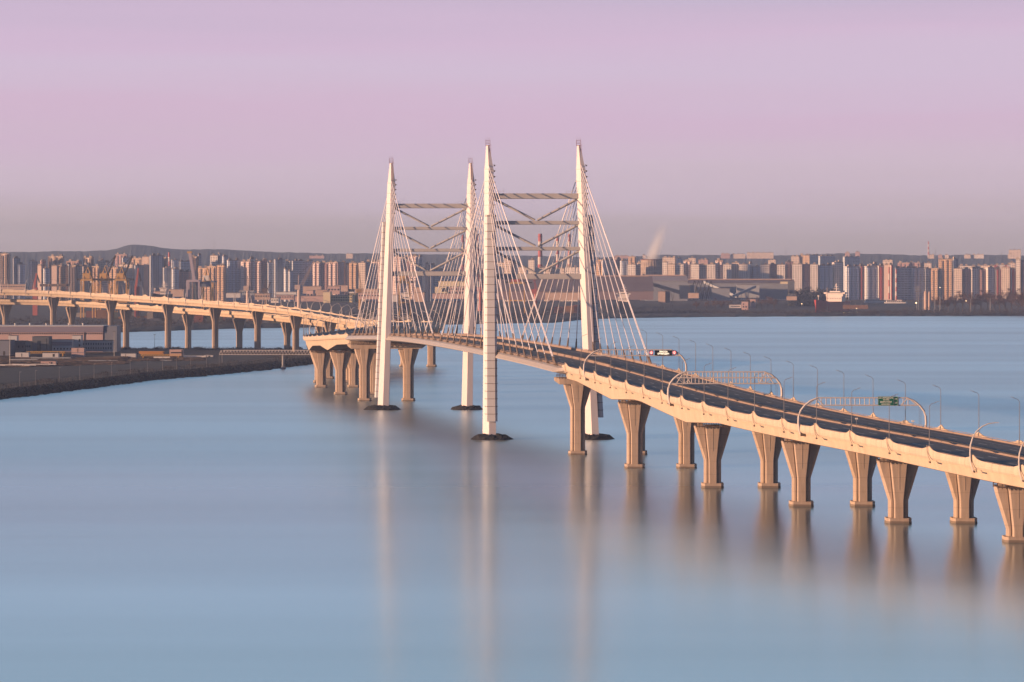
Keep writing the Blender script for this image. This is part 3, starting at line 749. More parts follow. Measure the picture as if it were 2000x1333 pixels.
# ------------------------------------------------------------------ gantries and signs
def gantry(name, D, label, rows, x_sign=None):
    X0, X1 = cx(D)-18.8, cx(D)+18.8; z0, z1 = zroad(D)-1.2, zroad(D)
    t = thing(name, label, 'gantry', (X0, D, z0))
    W = X1-X0; H = 8.9; hb = 6.7 if rows == 1 else 5.0
    def P(x, y, z): return (x, y, z-z0+z1)          # heights above the road
    legs = []
    yy = (-.5,.5) if rows == 2 else (0,)
    for side in (0, 1):
        m = MB()
        for y in yy:
            pts = [(.45,-1.8),(.05,-.4),(-.15,1.5),(-.05,3.4),(.55,5.1),(1.7,6.6),(3.4,8.0),(5.6,H)]
            pp = [P(x if not side else W-x, y, z) for x, z in pts]
            m.tube(pp, [.36,.36,.36,.34,.32,.30,.28,.26], 8)
        m.build('leg', GALVW, t)
    xa, xb = 5.2, W-5.2
    zs = [hb, H] if rows == 1 else [hb, (hb+H)/2, H]
    def xl(z): return float(np.interp(z, [3.4,5.1,6.6,8.0,H], [-.05,.55,1.7,3.4,5.2]))
    for z in zs:
        c = MB()
        for y in yy: c.tube([P(xl(z),y,z), P(W-xl(z),y,z)], .21, 6)
        c.build('chord', GALVW, t)
    n = 22 if rows == 2 else 19
    for y in yy:
        s = MB()
        for i in range(n+1):
            x = xa+(xb-xa)*i/n; s.tube([P(x,y,hb),P(x,y,H)], .13, 5)
        s.build('strut_row', GALVW, t)
        d = MB()
        for x0, x1_ in ((xa,xa+2.2),(xa,2.6),(xb,xb-2.2),(xb,W-2.6)):
            d.tube([P(x0,y,H),P(x1_,y,hb)], .14, 5)
            if rows == 2: d.tube([P(x0,y,H),P((x0+x1_)/2,y,(hb+H)/2)], .08, 5); d.tube([P(x1_,y,(hb+H)/2),P(x0,y,hb)], .09, 5)
        d.build('diagonal_brace', GALVW, t)
    if rows == 2:
        for z in (hb, H):
            s = MB()
            for i in range(n//2+1):
                x = xa+(xb-xa)*2*i/n; s.tube([P(x,-.5,z),P(x,.5,z)], .07, 5)
            s.build('strut_row', GALVW, t)
    l = MB()
    for dx in (-.3,.3): l.bar(P(W-1.6+dx,.3,0),P(W-1.6+dx,.3,hb),.06,.06)
    for i in range(11): l.bar(P(W-1.9,.3,.5*i+.3),P(W-1.3,.3,.5*i+.3),.05,.05)
    l.build('ladder', GALVD, t)
    b = MB(); b.box(P(1.3,-.6,-1.9),(1.8,.8,1.1)); b.build('bracket', RUST, t)
    return t, X0, z1, W, hb, H
g1 = gantry('sign_gantry', 1060, 'arched white gantry over the road carrying the black message board', 1)
g2 = gantry('sign_gantry', 955, 'arched double-truss white gantry over the road with no sign on it', 2)
g3 = gantry('sign_gantry', 851, 'arched white gantry over the road carrying the green direction sign', 1)
SIGNG = mat('sign_green', (.013,.20,.135), .45); SIGNW = mat('sign_white', (1.3,1.35,1.3), .5); BLACK = mat('board_black', (.012,.012,.013), .5)
def emis(name, c, s):
    m = bpy.data.materials.new(name); m.use_nodes = True; b = m.node_tree.nodes['Principled BSDF']
    b.inputs['Base Color'].default_value = (*c,1); b.inputs['Emission Color'].default_value = (*c,1); b.inputs['Emission Strength'].default_value = s; return m
LEDW = emis('lit_letters', (1,.95,.75), .6); LEDR = emis('lit_red', (.75,.03,.03), .4); LAMPM = emis('lit_lamp', (1,.72,.40), 2.0)
def text(body, size, loc, m, parent, bold=.02, name='lettering', align='CENTER'):
    cu = bpy.data.curves.new(name, 'FONT'); cu.body = body; cu.size = size; cu.align_x = align; cu.align_y = 'CENTER'; cu.extrude = .01; cu.offset = bold
    o = bpy.data.objects.new(name, cu); col.objects.link(o); o.data.materials.append(m)
    dg = bpy.context.evaluated_depsgraph_get(); me = bpy.data.meshes.new_from_object(o.evaluated_get(dg)); me.name = name
    bpy.data.objects.remove(o)
    q = bpy.data.objects.new(name, me); col.objects.link(q); q.parent = parent; q.location = loc; q.rotation_euler = (R(90),0,0)
    if not me.materials: me.materials.append(m)
    return q
# message board with two round speed-limit signs
_, X0, zr, W, hb, H = g1; D = 1060
sx = lambda px, D: wx(px, D)
bd = thing('message_board', 'black electronic message board with pale lit letters hanging on the gantry by the pylons', 'message board', (wx(1295.5,D), D-.35, zr+(hb+H)/2))
m = MB(); m.box((0,0,-.05),(6.4,.4,1.85)); m.build('housing', BLACK, bd)
text('ТРАССА\nСВОБОДНА', .75, (0,-.215,.0), LEDW, bd, .03)
for px, side in ((1272,'left'),(1317,'right')):
    t = thing('speed_sign', f'round red lit speed limit sign reading 90, {side} of the black message board', 'road sign', (wx(px,D), D-.35, zr+(hb+H)/2+.05), group='lit speed signs')
    m = MB(); m.box((0,0,0),(1.35,.3,1.5)); m.build('housing', BLACK, t)
    m = MB(); m.tube([(0,-.16,0),(0,-.20,0)], .66, 20); m.build('ring', LEDR, t)
    m = MB(); m.tube([(0,-.201,0),(0,-.215,0)], .42, 20); m.build('face', emis('lit_face',(1,.80,.72),.6) if px < 1300 else bpy.data.materials['lit_face'], t)
    text('90', .62, (0,-.22,0), LEDR, t, .02)
# green direction sign
_, X0, zr, W, hb, H = g3; D = 851
sg = thing('direction_sign', 'green direction sign with white lettering hanging on the nearest full gantry', 'road sign', (wx(1734,D), D-.35, zr+(hb+H)/2+.15))
m = MB(); m.box((0,0,0),(6.0,.14,2.75)); m.build('panel', SIGNG, sg)
m = MB()
for z in (-1.33,1.33): m.box((0,-.075,z),(5.9,.02,.05))
for x in (-2.94,2.94): m.box((x,-.075,0),(.05,.02,2.6))
m.build('border', SIGNW, sg)
m = MB(); m.box((1.75,-.075,0),(.05,.02,2.4)); m.build('divider', SIGNW, sg)
for body, z, s in (('наб. ОБВОДНОГО', .90, .50), ('канала', .38, .48), ('ШИРОТНАЯ', -.30, .60), ('магистраль', -.88, .48)):
    text(body, s, (-.6,-.08,z), SIGNW, sg, .012)
text('3,5', .5, (2.35,-.08,.62), SIGNW, sg, .012); text('5,8', .5, (2.35,-.08,-.55), SIGNW, sg, .012)
# small cameras on the parapet and barrier
for px, py, Dc, lab in ((1673,819,842,'small white traffic camera on a short post at the median below the green sign'), (1783,824,836,'small white traffic camera on the right parapet beside the green sign gantry')):
    t = thing('traffic_camera', lab, 'camera', at(px, py, Dc), group='traffic cameras')
    m = MB(); m.box((0,0,.15),(.75,.5,.45)); m.build('housing', WHITE, t); m = MB(); m.tube([(0,0,-2.2),(0,0,0)], .06, 5); m.build('post', GALVD, t)

# ------------------------------------------------------------------ near left bank
NSH = [(-260,800),(-60,787),(0,780),(50,774.5),(100,768),(150,762),(200,756),(250,749),(305,742),(350,738.5),(400,734.5),(450,730),(500,725),(550,719.5),(600,713),(640,708)]
def spit():
    r = random.Random(9); pts = []
    for (x0,y0),(x1,y1) in zip(NSH, NSH[1:]):
        n = max(2, int((x1-x0)/3))
        for k in range(n):
            q = k/n; y = y0+(y1-y0)*q+r.uniform(-.8,.8); D = EYE*FPX/(y-HOR); pts.append(Vector((wx(x0+(x1-x0)*q, D), D)))
    nrm = Vector((-.30,.95)).normalized()
    def prof(width):
        return [(-1.5,-1),(0,0),(8,1.3),(16,2.9),(24,3.6),(26,3.7)]
    m = MB(); vs_, fs = [], []
    for p in pts:
        for d, z in prof(0):
            j = r.uniform(-.45,.45) if 0 <= d < 20 else 0
            vs_.append((p.x+nrm.x*d+j, p.y+nrm.y*d+r.uniform(-.6,.6)*(0 < d < 20), z+abs(j)*(z > 0 or d == 0)))
    n = 6
    for k in range(len(pts)-1):
        for i in range(n-1): fs.append((k*n+i,(k+1)*n+i,(k+1)*n+i+1,k*n+i+1))
    m.add(vs_, fs); tag(m.build('embankment', ROCK), kind='structure')
    g = MB(); ring = [(p.x+nrm.x*25.5, p.y+nrm.y*25.5, 3.7) for p in pts]
    far = [(wx(px, D), D, 3.7) for px, D in ((615,2250),(560,2268),(450,2275),(300,2278),(220,2278),(100,2290),(-200,2320))]
    # strips so that the sheet stays well shaped
    top = ring; vs_ = []; fs = []
    fp = np.array([(q[0], q[1]) for q in far])
    for k, a in enumerate(top):
        t = k/(len(top)-1); X = np.interp(1-t, np.linspace(0,1,len(far)), fp[:,0]); Y = np.interp(1-t, np.linspace(0,1,len(far)), fp[:,1])
        for q, dz in ((0,0),(.06,.15),(.14,.5),(.3,.25),(.6,.1),(.985,.0),(1.0,-4.5)):
            vs_.append((a[0]+(X-a[0])*q, a[1]+(Y-a[1])*q, 3.7+dz+(r.uniform(-.015,.015) if 0 < q < .9 else 0)))
    n = 7
    for k in range(len(top)-1):
        for i in range(n-1): fs.append((k*n+i,(k+1)*n+i,(k+1)*n+i+1,k*n+i+1))
    g.add(vs_, fs); tag(g.build('yard_ground', SOIL), kind='structure')
    return [Vector((p.x+nrm.x*27, p.y+nrm.y*27, 3.75)) for p in pts]
fence_line = spit()
FENCE = mat('fence_steel', (.10,.105,.12), .7)
def fence():
    t = thing('shore_fence', 'long grey picket fence running along the top of the dark embankment', 'fence', (0,0,0))
    L = 0; f = fence_line; bars, rail = MB(), MB(); acc = 0
    for a, b in zip(f, f[1:]):
        rail.bar(a+Vector((0,0,2.1)), b+Vector((0,0,2.1)), .12, .12); rail.bar(a+Vector((0,0,.5)), b+Vector((0,0,.5)), .12, .12)
        acc += (b-a).length
        if acc > 1.3: bars.box((b.x, b.y, b.z+1.2), (.42,.14,2.4)); acc = 0
    bars.build('picket_row', FENCE, t); rail.build('rail', FENCE, t)
fence()
def mast(px, pyb, pyt, D, label, heads=4, name='floodlight_mast', r=.28):
    b = at(px, pyb, D); h = (pyb-pyt)*D/FPX
    t = thing(name, label, 'light mast', b)
    m = MB(); m.tube([(0,0,0),(0,0,h)], [r,r*.55], 8); m.build('pole', GALV if D < 2150 else GALVD, t)
    if heads:
        c = MB(); c.box((0,0,h),(1.8,.25,.2))
        for i in range(heads): c.box((-.8+1.6*i/max(1,heads-1),-.3,h+.1),(.36,.4,.34))
        c.build('lamp_cluster', DARK, t)
    return t
mast(19.5, 717, 654, 1905, 'tall grey floodlight mast in the yard nearest the left edge', 6)
mast(223, 698, 648, 2085, 'tall pale floodlight mast beside the blue corner of the long warehouse', 4)
mast(302, 688, 654, 2240, 'thin dark floodlight mast at the water behind the orange beams', 3, r=.2)
fx = [36,69,113,153,182,217,252,286,316,345,372,402,428]
for i, px in enumerate(fx):
    k = min(range(len(fence_line)), key=lambda q: abs(1000+fence_line[q].x*FPX/fence_line[q].y-px)); p = fence_line[k]
    t = thing('lamp_post', f'short grey lamp post standing along the embankment fence, {ordn(i)} from the left edge', 'street lamp', (p.x, p.y+3, 3.7), group='lamp posts along the shore fence')
    m = MB(); m.tube([(0,0,0),(0,0,8.5)], [.13,.08], 5); m.build('pole', GALVD, t); m = MB(); m.box((.4,-.2,8.5),(1.1,.3,.15)); m.build('lamp_head', GALV, t)

# facade material: grid of windows (and balcony stripes) in the wall's own metres
def facade(name, wall, win=(.05,.06,.08), bay=3.2, floor=3.0, fw=.45, fh=.5, stripe=None, every=4, balc=None, rough=.6):
    if name in MATS: return MATS[name]
    m = mat(name, tuple(q*1.22 for q in wall), rough, noise=.08, nscale=.15)
    n, l = m.node_tree.nodes, m.node_tree.links; b = n['Principled BSDF']; src = b.inputs['Base Color'].links[0].from_socket
    u = n.new('ShaderNodeUVMap'); s = n.new('ShaderNodeSeparateXYZ'); l.new(u.outputs[0], s.inputs[0])
    ub = math_node(n, l, 'DIVIDE', s.outputs[0], bay); vb = math_node(n, l, 'DIVIDE', s.outputs[1], floor)
    fu, fv = math_node(n, l, 'FRACT', ub), math_node(n, l, 'FRACT', vb)
    iu = math_node(n, l, 'LESS_THAN', math_node(n, l, 'ABSOLUTE', math_node(n, l, 'SUBTRACT', fu, .5)), fw/2)
    iv = math_node(n, l, 'LESS_THAN', math_node(n, l, 'ABSOLUTE', math_node(n, l, 'SUBTRACT', fv, .55)), fh/2)
    inside = math_node(n, l, 'GREATER_THAN', s.outputs[1], .5)
    w = math_node(n, l, 'MULTIPLY', math_node(n, l, 'MULTIPLY', iu, iv), inside)
    wn_ = n.new('ShaderNodeTexWhiteNoise'); wn_.noise_dimensions = '2D'
    cmb = n.new('ShaderNodeCombineXYZ'); l.new(math_node(n, l, 'FLOOR', ub), cmb.inputs[0]); l.new(math_node(n, l, 'FLOOR', vb), cmb.inputs[1]); l.new(cmb.outputs[0], wn_.inputs['Vector'])
    cur = src
    if stripe:
        k = math_node(n, l, 'LESS_THAN', math_node(n, l, 'FRACT', math_node(n, l, 'DIVIDE', math_node(n, l, 'FLOOR', ub), every)), 1.0/every-.01)
        k = math_node(n, l, 'MULTIPLY', k, inside)
        mx = n.new('ShaderNodeMix'); mx.data_type = 'RGBA'; l.new(k, mx.inputs[0]); l.new(cur, mx.inputs[6]); mx.inputs[7].default_value = (*stripe,1); cur = mx.outputs[2]
    if balc:
        k = math_node(n, l, 'LESS_THAN', math_node(n, l, 'FRACT', math_node(n, l, 'DIVIDE', math_node(n, l, 'ADD', math_node(n, l, 'FLOOR', ub), 1), 3)), .32)
        k = math_node(n, l, 'MULTIPLY', math_node(n, l, 'MULTIPLY', k, math_node(n, l, 'GREATER_THAN', fv, .42)), inside)
        mx = n.new('ShaderNodeMix'); mx.data_type = 'RGBA'; l.new(k, mx.inputs[0]); l.new(cur, mx.inputs[6]); mx.inputs[7].default_value = (*balc,1); cur = mx.outputs[2]
    wv = math_node(n, l, 'MULTIPLY', w, math_node(n, l, 'MULTIPLY_ADD', wn_.outputs['Value'], .45, .55))
    mx = n.new('ShaderNodeMix'); mx.data_type = 'RGBA'; l.new(wv, mx.inputs[0]); l.new(cur, mx.inputs[6]); mx.inputs[7].default_value = (*win,1)
    l.new(mx.outputs[2], b.inputs['Base Color']); return m
def uvbox(m, w, d, h, c=(0,0,0), rot=0.0, bay=None):
    """box standing on z=0 with facade UVs in metres; bay snaps so that whole bays fit"""
    x, y = w/2, d/2; ca, sa = math.cos(rot), math.sin(rot)
    P = lambda a, b, z: (c[0]+a*ca-b*sa, c[1]+a*sa+b*ca, c[2]+z)
    cs = [(-x,-y),(x,-y),(x,y),(-x,y)]
    for i in range(4):
        a, b = cs[i], cs[(i+1)%4]; L = math.dist(a, b); U = (max(1, round(L/bay))*bay if bay else L)
        m.add([P(*a,0),P(*b,0),P(*b,h),P(*a,h)], [(0,1,2,3)], [[(0,0),(U,0),(U,h),(0,h)]])
    m.add([P(*q,h) for q in cs], [(0,1,2,3)], [[(0,0)]*4])

# warehouse and yard buildings
PINKP = mat('pink_panels', (.80,.57,.54), .6, noise=.08, nscale=.05); PURP = mat('violet_panels', (.34,.31,.42), .55); BLUEP = mat('slate_blue_panels', (.28,.31,.40), .55)
GREYB = mat('dark_grey_render', (.15,.17,.21), .7); GREYL = mat('pale_grey_render', (.52,.56,.62), .7); OCH = mat('orange_steel', (.85,.40,.10), .55); YEL = mat('yellow_paint', (.90,.52,.08), .5)
PALE = mat('cabin_panels', (.86,.86,.90), .6); ROOFD = mat('roof_felt', (.06,.06,.07), .8); GLASS = mat('window_glass', (.03,.04,.06), .15, spec=.5)
def warehouse():
    D = 2185; x0, x1 = wx(-160, D), wx(201, D); t = thing('warehouse', 'long two-tone warehouse with violet upper band and pink lower wall along the left yard', 'warehouse', ((x0+x1)/2, D, 3.7))
    W = x1-x0; zt = wz(638, D)-3.7; zm = wz(649.5, D)-3.7
    m = MB(); m.box((0,12,zm/2),(W,24,zm)); m.build('wall', PINKP, t)
    m = MB(); m.box((0,11.9,(zm+zt)/2),(W+.6,24.8,zt-zm)); up_ = m.build('upper_wall', PURP, t)
    m = MB(); m.box((0,11.9,zt+.3),(W+1.0,25.2,.6)); m.build('roof_edge', PALE, t)
    n = 84; x_l = wx(0, D)-(x0+x1)/2
    for i in range(n):
        x = -W/2+W*(i+.5)/n
        if x > x_l-3: w = MB(); w.box((x,-.03,zm-1.0),(.95,.12,1.1)); w.build('window', GLASS, t)
    m = MB(); m.box((W/2+5.5,12,(zt+.2)/2),(10,23,zt+.2)); m.build('end_block', BLUEP, t)
    for px in (26, 55, 87, 131, 159):
        v = MB(); v.lathe((wx(px,D)-(x0+x1)/2, 8, zt+.6), [(.5,0),(.5,1.1),(.8,1.2),(.8,1.6)], 8); v.build('roof_vent', WHITE, t)
    v = MB(); v.box((wx(165,D)-(x0+x1)/2,-.15,zt/2),(.9,.3,zt)); v.build('downpipe', DARK, t)
warehouse()
def block(name, cat, label, px0, px1, py0, py1, D, m_, depth=10, parts=(), rz=0.0, group=None, roof=None):
    """a small building: px range, roof row py0, foot row py1"""
    zb = max(3.7, wz(py1, D)); h = wz(py0, D)-zb; W = (px1-px0)*D/FPX
    t = thing(name, label, cat, (wx((px0+px1)/2, D), D+depth/2, zb), rz, group)
    m = MB(); m.box((0,0,h/2),(W,depth,h)); m.build('wall', m_, t)
    m = MB(); m.box((0,0,h+.12),(W+.3,depth+.3,.24)); m.build('roof', roof or ROOFD, t)
    for kind, a, b, c, d in parts:               # windows / doors as fractions of the front
        q = MB(); q.box((-W/2+W*(a+b)/2,-depth/2-.02,h*(c+d)/2),(W*(b-a),.14,h*(d-c))); q.build(kind, GLASS if kind == 'window' else (DARK if kind == 'door' else PURP), t)
    return t
def wins(n, m_, c0=.15, c1=.9, fw=.5, fh=.4):
    out = []
    for j in range(m_):
        for i in range(n): out.append(('window', (i+.5-fw/2)/n, (i+.5+fw/2)/n, c0+(c1-c0)*(j+.5-fh/2)/m_, c0+(c1-c0)*(j+.5+fh/2)/m_))
    return out
block('office_building', 'building', 'low dark grey building with two square windows in front of the warehouse', 22, 49, 667, 690, 2110, GREYB, 14, [('window',.48,.58,.45,.62),('window',.78,.88,.45,.62)])
block('office_building', 'building', 'small pale rooftop house standing over the dark grey building', 16.5, 33, 656.5, 667, 2135, PALE, 8)
block('office_building', 'building', 'narrow light blue-grey building between the two dark yard buildings', 49, 60, 668, 688, 2112, GREYL, 12, wins(3,1,.3,.8))
block('office_building', 'building', 'taller dark slate building with a glazed stair bay in the yard', 63, 95, 658.5, 688, 2105, GREYB, 16, [('window',.30,.52,.05,.75),('window',.86,.9,.2,.9)])
block('office_building', 'building', 'pink-grey annex with a violet band below the warehouse', 97, 141, 664.5, 687, 2120, PALE, 12, [('band',.0,1,.52,.86)]+wins(7,1,.06,.42))
block('office_building', 'building', 'pale square stair tower against the warehouse wall', 141, 158.5, 656, 682, 2130, PALE, 9, [('window',.72,.9,.55,.75),('window',.72,.9,.15,.35)])
block('office_building', 'building', 'blue-grey two-storey office wing at the right end of the warehouse', 161, 219, 666, 687, 2140, GREYL, 14, wins(12,2,.12,.9,.4,.4))
block('office_building', 'building', 'dark blue-grey hall cut by the left edge of the photo', -30, 20, 666, 695, 2090, BLUEP, 20, [('door',.72,.8,0,.3)])
CW = PALE
for lab, a, b, c, d, D, mm, pr in (
    ('white cabin with a pale roof left of the yellow crane beam', 30, 56, 689, 698, 2050, PALE, [('door',.45,.5,.1,.8)]),
    ('white site cabin with a dark door in front of the slate building', 83, 114, 690, 698, 2045, PALE, [('door',.64,.76,.1,.8)]),
    ('pinkish cabin with window and door alone on the near yard', 79.5, 109, 706, 717, 1925, PINKP, [('window',.56,.62,.45,.65),('door',.66,.78,.02,.75)]),
    ('two-tier pinkish cabin stack before the office wing', 139.5, 164, 680, 697, 2055, PINKP, [('band',.0,1,.42,.5),('door',.48,.53,.5,.95)]),
    ('plain white cabin right of the tall pale mast', 236, 265, 691, 699, 2060, PALE, [('door',.3,.33,.05,.9)]),
    ('grey and pink cabin with a banner at the end of the yellow beam', 331, 357, 683, 698, 2090, PINKP, [('window',.1,.9,.42,.62),('door',.9,.99,.0,.9)]),
    ('small white cabin with two dark openings beside the pipe truss', 399, 415.5, 694, 701, 2070, PALE, [('window',.12,.32,.35,.75),('door',.48,.7,.05,.75)])):
    block('site_cabin', 'cabin', lab, a, b, c, d, D, mm, 6, pr, group='site cabins in the yard')
def beam_stack(label, px0, px1, py0, py1, D, m_, n=5):
    t = MB(); zb = max(3.75, wz(py1, D)); h = wz(py0, D)-zb; W = (px1-px0)*D/FPX
    for j in range(n):
        z = h*(j+.5)/n
        for i in range(3): t.bar((-W/2+rng.uniform(0,2), i*1.6-1.6, z), (W/2-rng.uniform(0,2), i*1.6-1.6, z), .9, h/n*.8)
    for x in (-W*.3, 0, W*.3): t.box((x,0,-.02),(.5,5,.5))
    o = t.build('beam_stack', m_); o.location = (wx((px0+px1)/2, D), D, zb+.25); return tag(o, label, 'beam stack', 'stacks of steel in the yard')
beam_stack('stack of orange sunlit beams in front of the thin dark mast', 271, 322, 687, 692.5, 2120, OCH)
stk = [(0,15,713.5,716,1930,YEL,'short stack of yellow beams at the left edge of the yard')]
for i, (a, b, y, D) in enumerate(((0,42,708,1975),(20,75,704,1990),(45,80,713,1940),(95,150,707,1975),(60,140,700.5,2020),(140,190,705,1985),(150,235,701,2010),(170,230,706.5,1975),(200,236,699,2030),(262,300,704,1990),(310,340,706,1990),(100,200,710.5,1960))):
    stk.append((a,b,y-1.6,y+.6,D,(RUST,GREYL,mat('tan_steel',(.22,.16,.12),.7))[i%3],f'low stack of {("brown","grey","tan")[i%3]} sections in the yard, {ordn(i//3)} of its colour'))
for a,b,y0,y1,D,mm,lab in stk: beam_stack(lab, a, b, y0, y1, D, mm, 2)
def pipe_long(label, px0, px1, py, D, r):
    m = MB(); m.tube([(0,0,0),((px1-px0)*D/FPX,0,0)], r, 10)
    for f in (.1,.5,.9): m.box(((px1-px0)*D/FPX*f,0,-r*.8),(.8,2.6*r,r*.9))
    o = m.build('white_pipe', WHITE); o.location = (wx(px0, D), D, max(wz(py, D), 3.75+r*1.2)); tag(o, label, 'pipe', 'long white pipes on the yard')
pipe_long('long white pipe lying between the banner cabin and the small white cabin', 358, 402, 700.5, 2055, .7)
pipe_long('short white pipe lying under the yellow beam', 300, 332, 701, 2040, .6)
pipe_long('white pipe at the front of the yard near the left edge', 0, 70, 719, 1890, .6)
pipe_long('pale pipe in front of the pinkish cabin', 24, 110, 716.5, 1905, .5)
def beam_crane(label, px0, px1, py, pyb, D):
    t = thing('gantry_crane', label, 'crane', (wx(px0,D), D, 3.75)); W = (px1-px0)*D/FPX; h = wz(py,D)-3.75
    m = MB()
    for dz in (0,1.1):
        for dy in (-.7,.7): m.bar((0,dy,h-1.1+dz),(W,dy,h-1.1+dz),.28,.28)
    n = int(W/1.6)
    for i in range(n):
        for dy in (-.7,.7): m.bar((W*i/n,dy,h-1.1),(W*(i+1)/n,dy,h),.16,.16)
    m.build('bridge_beam', YEL, t)
    for x in (W*.06, W*.94):
        m = MB()
        for dy in (-2.4,2.4): m.bar((x,dy,0),(x,dy*.3,h-1.1),.4,.4)
        m.bar((x,-2.6,.3),(x,2.6,.3),.5,.5); m.build('leg', YEL, t)
beam_crane('yellow lattice gantry crane standing before the slate building', 52, 127, 687, 697, 2060)
beam_crane('yellow lattice gantry crane standing before the banner cabin', 275, 353, 692.5, 701, 2050)
def bank_rocks():
    r = random.Random(55); m = MB(); nrm = Vector((-.30,.95))
    for _ in range(5200):
        k = r.randrange(len(fence_line)); p = fence_line[k]; d = r.uniform(0,25); q = r.uniform(.35,1.0)*(1.3 if d < 9 else .8)
        x, y = p.x-nrm.x*(27-d)+r.uniform(-2,2), p.y-nrm.y*(27-d)+r.uniform(-1,1); z = float(np.interp(d,[0,8,16,24,26],[0,1.3,2.9,3.6,3.7]))
        vs_ = [(x+dx*q*r.uniform(.4,1), y+dy*q*r.uniform(.4,1), z+dz*q*r.uniform(.4,.8)) for dz in (-1,1) for dx, dy in ((-1,-1),(1,-1),(1,1),(-1,1))]
        m.add(vs_, [(3,2,1,0),(4,5,6,7),(0,1,5,4),(1,2,6,5),(2,3,7,6),(3,0,4,7)])
    tag(m.build('rocks', leafmat('bank_stone', (.010,.011,.013), (.046,.043,.045))), 'dark tumbled rocks covering the embankment slope below the fence', 'rocks', kind='stuff')
def yard_clutter():
    r = random.Random(77); m = MB()
    for _ in range(1500):
        px = r.uniform(-10, 245); py = r.uniform(698, 719-.03*px)
        D = (EYE-3.9)*FPX/(py-HOR); X = wx(px, D); L = r.uniform(1,9); h = r.uniform(.15,.7)
        m.box((X, D, 3.95+h/2), (L, r.uniform(.3,1.2), h), R(r.gauss(0,14)))
    for _ in range(260):
        px = r.uniform(245, 400); py = r.uniform(697, 706)
        D = (EYE-3.9)*FPX/(py-HOR); m.box((wx(px,D), D, 4.0), (r.uniform(1,6), r.uniform(.3,1.0), r.uniform(.2,.6)), R(r.gauss(0,14)))
    dm_ = leafmat('yard_debris', (.018,.018,.022), (.12,.095,.085))
    tag(m.build('scrap', dm_), 'loose pipes, planks and steel scattered over the yard by the warehouse', 'scrap', kind='stuff')
def leafmat(name, c, c2):
    m = bpy.data.materials.new(name); m.use_nodes = True; n, l = m.node_tree.nodes, m.node_tree.links; b = n['Principled BSDF']; b.inputs['Roughness'].default_value = .9; b.inputs['Specular IOR Level'].default_value = .1
    g = n.new('ShaderNodeNewGeometry'); mx = n.new('ShaderNodeMix'); mx.data_type = 'RGBA'; l.new(g.outputs['Random Per Island'], mx.inputs[0]); mx.inputs[6].default_value = (*c,1); mx.inputs[7].default_value = (*c2,1); l.new(mx.outputs[2], b.inputs['Base Color']); return m
yard_clutter()
bank_rocks()
def truss_bridge():
    D = 1940; t = thing('pipe_truss_bridge', 'long pale lattice truss bridge reaching from the spit towards the viaduct piers', 'truss bridge', (wx(428,D), D, 0))
    W = (640-428)*D/FPX; z0, z1 = wz(693,D), wz(684.5,D)
    for zz_, nm in ((z0,'chord'),(z1,'chord')):
        for y in (-1.3,1.3):
            m = MB(); m.bar((0 if zz_ == z0 else 2.5, y, zz_),(W, y, zz_),.32,.32); m.build(nm, GALVW, t)
    for y in (-1.3,1.3):
        m = MB(); n = 34
        for i in range(n):
            a, b = W*i/n, W*(i+1)/n; m.bar((a,y,z0),((a+b)/2+.3,y,z1),.2,.2); m.bar(((a+b)/2+.3,y,z1),(b,y,z0),.2,.2)
        m.build('lattice', GALVW, t)
    m = MB(); m.tube([(1,0,(z0+z1)/2-.4),(W,0,(z0+z1)/2-.4)], .45, 8); m.build('pipe', RUST, t)
    x = (553-428)*D/FPX
    m = MB(); m.lathe((x,0,-1), [(1.8,0),(1.9,1.6),(1.0,3.2),(.9,3.3),(.9,z0+.8)], 10); m.build('support_column', GALVD, t)
    m = MB(); m.bar((2,0,3.0),(2,0,z0),.5,.5); m.build('support_post', GALVD, t)
truss_bridge()

# ------------------------------------------------------------------ the city across the water
CRE = (.86,.72,.63); PNK = (.68,.48,.44); PWH = (.92,.85,.82); GRY = (.76,.79,.85); DGR = (.38,.42,.50); ORG = (.84,.58,.40); REDP = (.35,.07,.06)
F = {
 'cream':  facade('cream_facade', CRE, bay=3.6, floor=3.7, fw=.52, fh=.52),
 'balcony':facade('balcony_facade', (.72,.54,.43), bay=3.0, fw=.5, fh=.5, stripe=(.14,.10,.09), every=4, balc=(.86,.68,.54)),
 'pink':   facade('pink_facade', PNK, bay=3.6, floor=3.6, fw=.5, fh=.52, stripe=(.80,.66,.62), every=3),
 'white':  facade('white_facade', PWH, bay=4.0, floor=3.7, fw=.52, fh=.52),
 'grey':   facade('grey_facade', GRY, bay=3.2, fw=.5, fh=.42, stripe=(.55,.60,.70), every=3),
 'slab':   facade('slab_facade', (.72,.77,.84), bay=6.0, fw=.85, fh=.35),
 'dark':   facade('dark_facade', DGR, bay=3.4, fw=.4, fh=.5, stripe=(.50,.52,.58), every=4),
 'orange': facade('orange_facade', ORG, bay=3.5, floor=3.6, fw=.5, fh=.52, balc=(.70,.52,.34)),
 'plain':  facade('plain_facade', (.80,.62,.54), bay=30, fw=.02, fh=.3),
 'rose':   facade('rose_facade', (.58,.40,.38), bay=3.0, fw=.5, fh=.55, stripe=(.44,.28,.27), every=3),
 'banded': facade('banded_facade', (.74,.72,.74), bay=3.6, fw=.40, fh=.45, stripe=REDP, every=5),
}
ROOFM = mat('roof_plant', (.30,.25,.23), .8); ROOFL = mat('roof_plant_pale', (.60,.48,.40), .8)
WORDS = {'cream':'cream panel','balcony':'tan balconied','pink':'pink striped','white':'white panel','grey':'blue-grey','slab':'grey slab','dark':'dark grey','orange':'orange-cream','plain':'windowless tan','rose':'dusky rose','banded':'red-banded'}
BLD = []
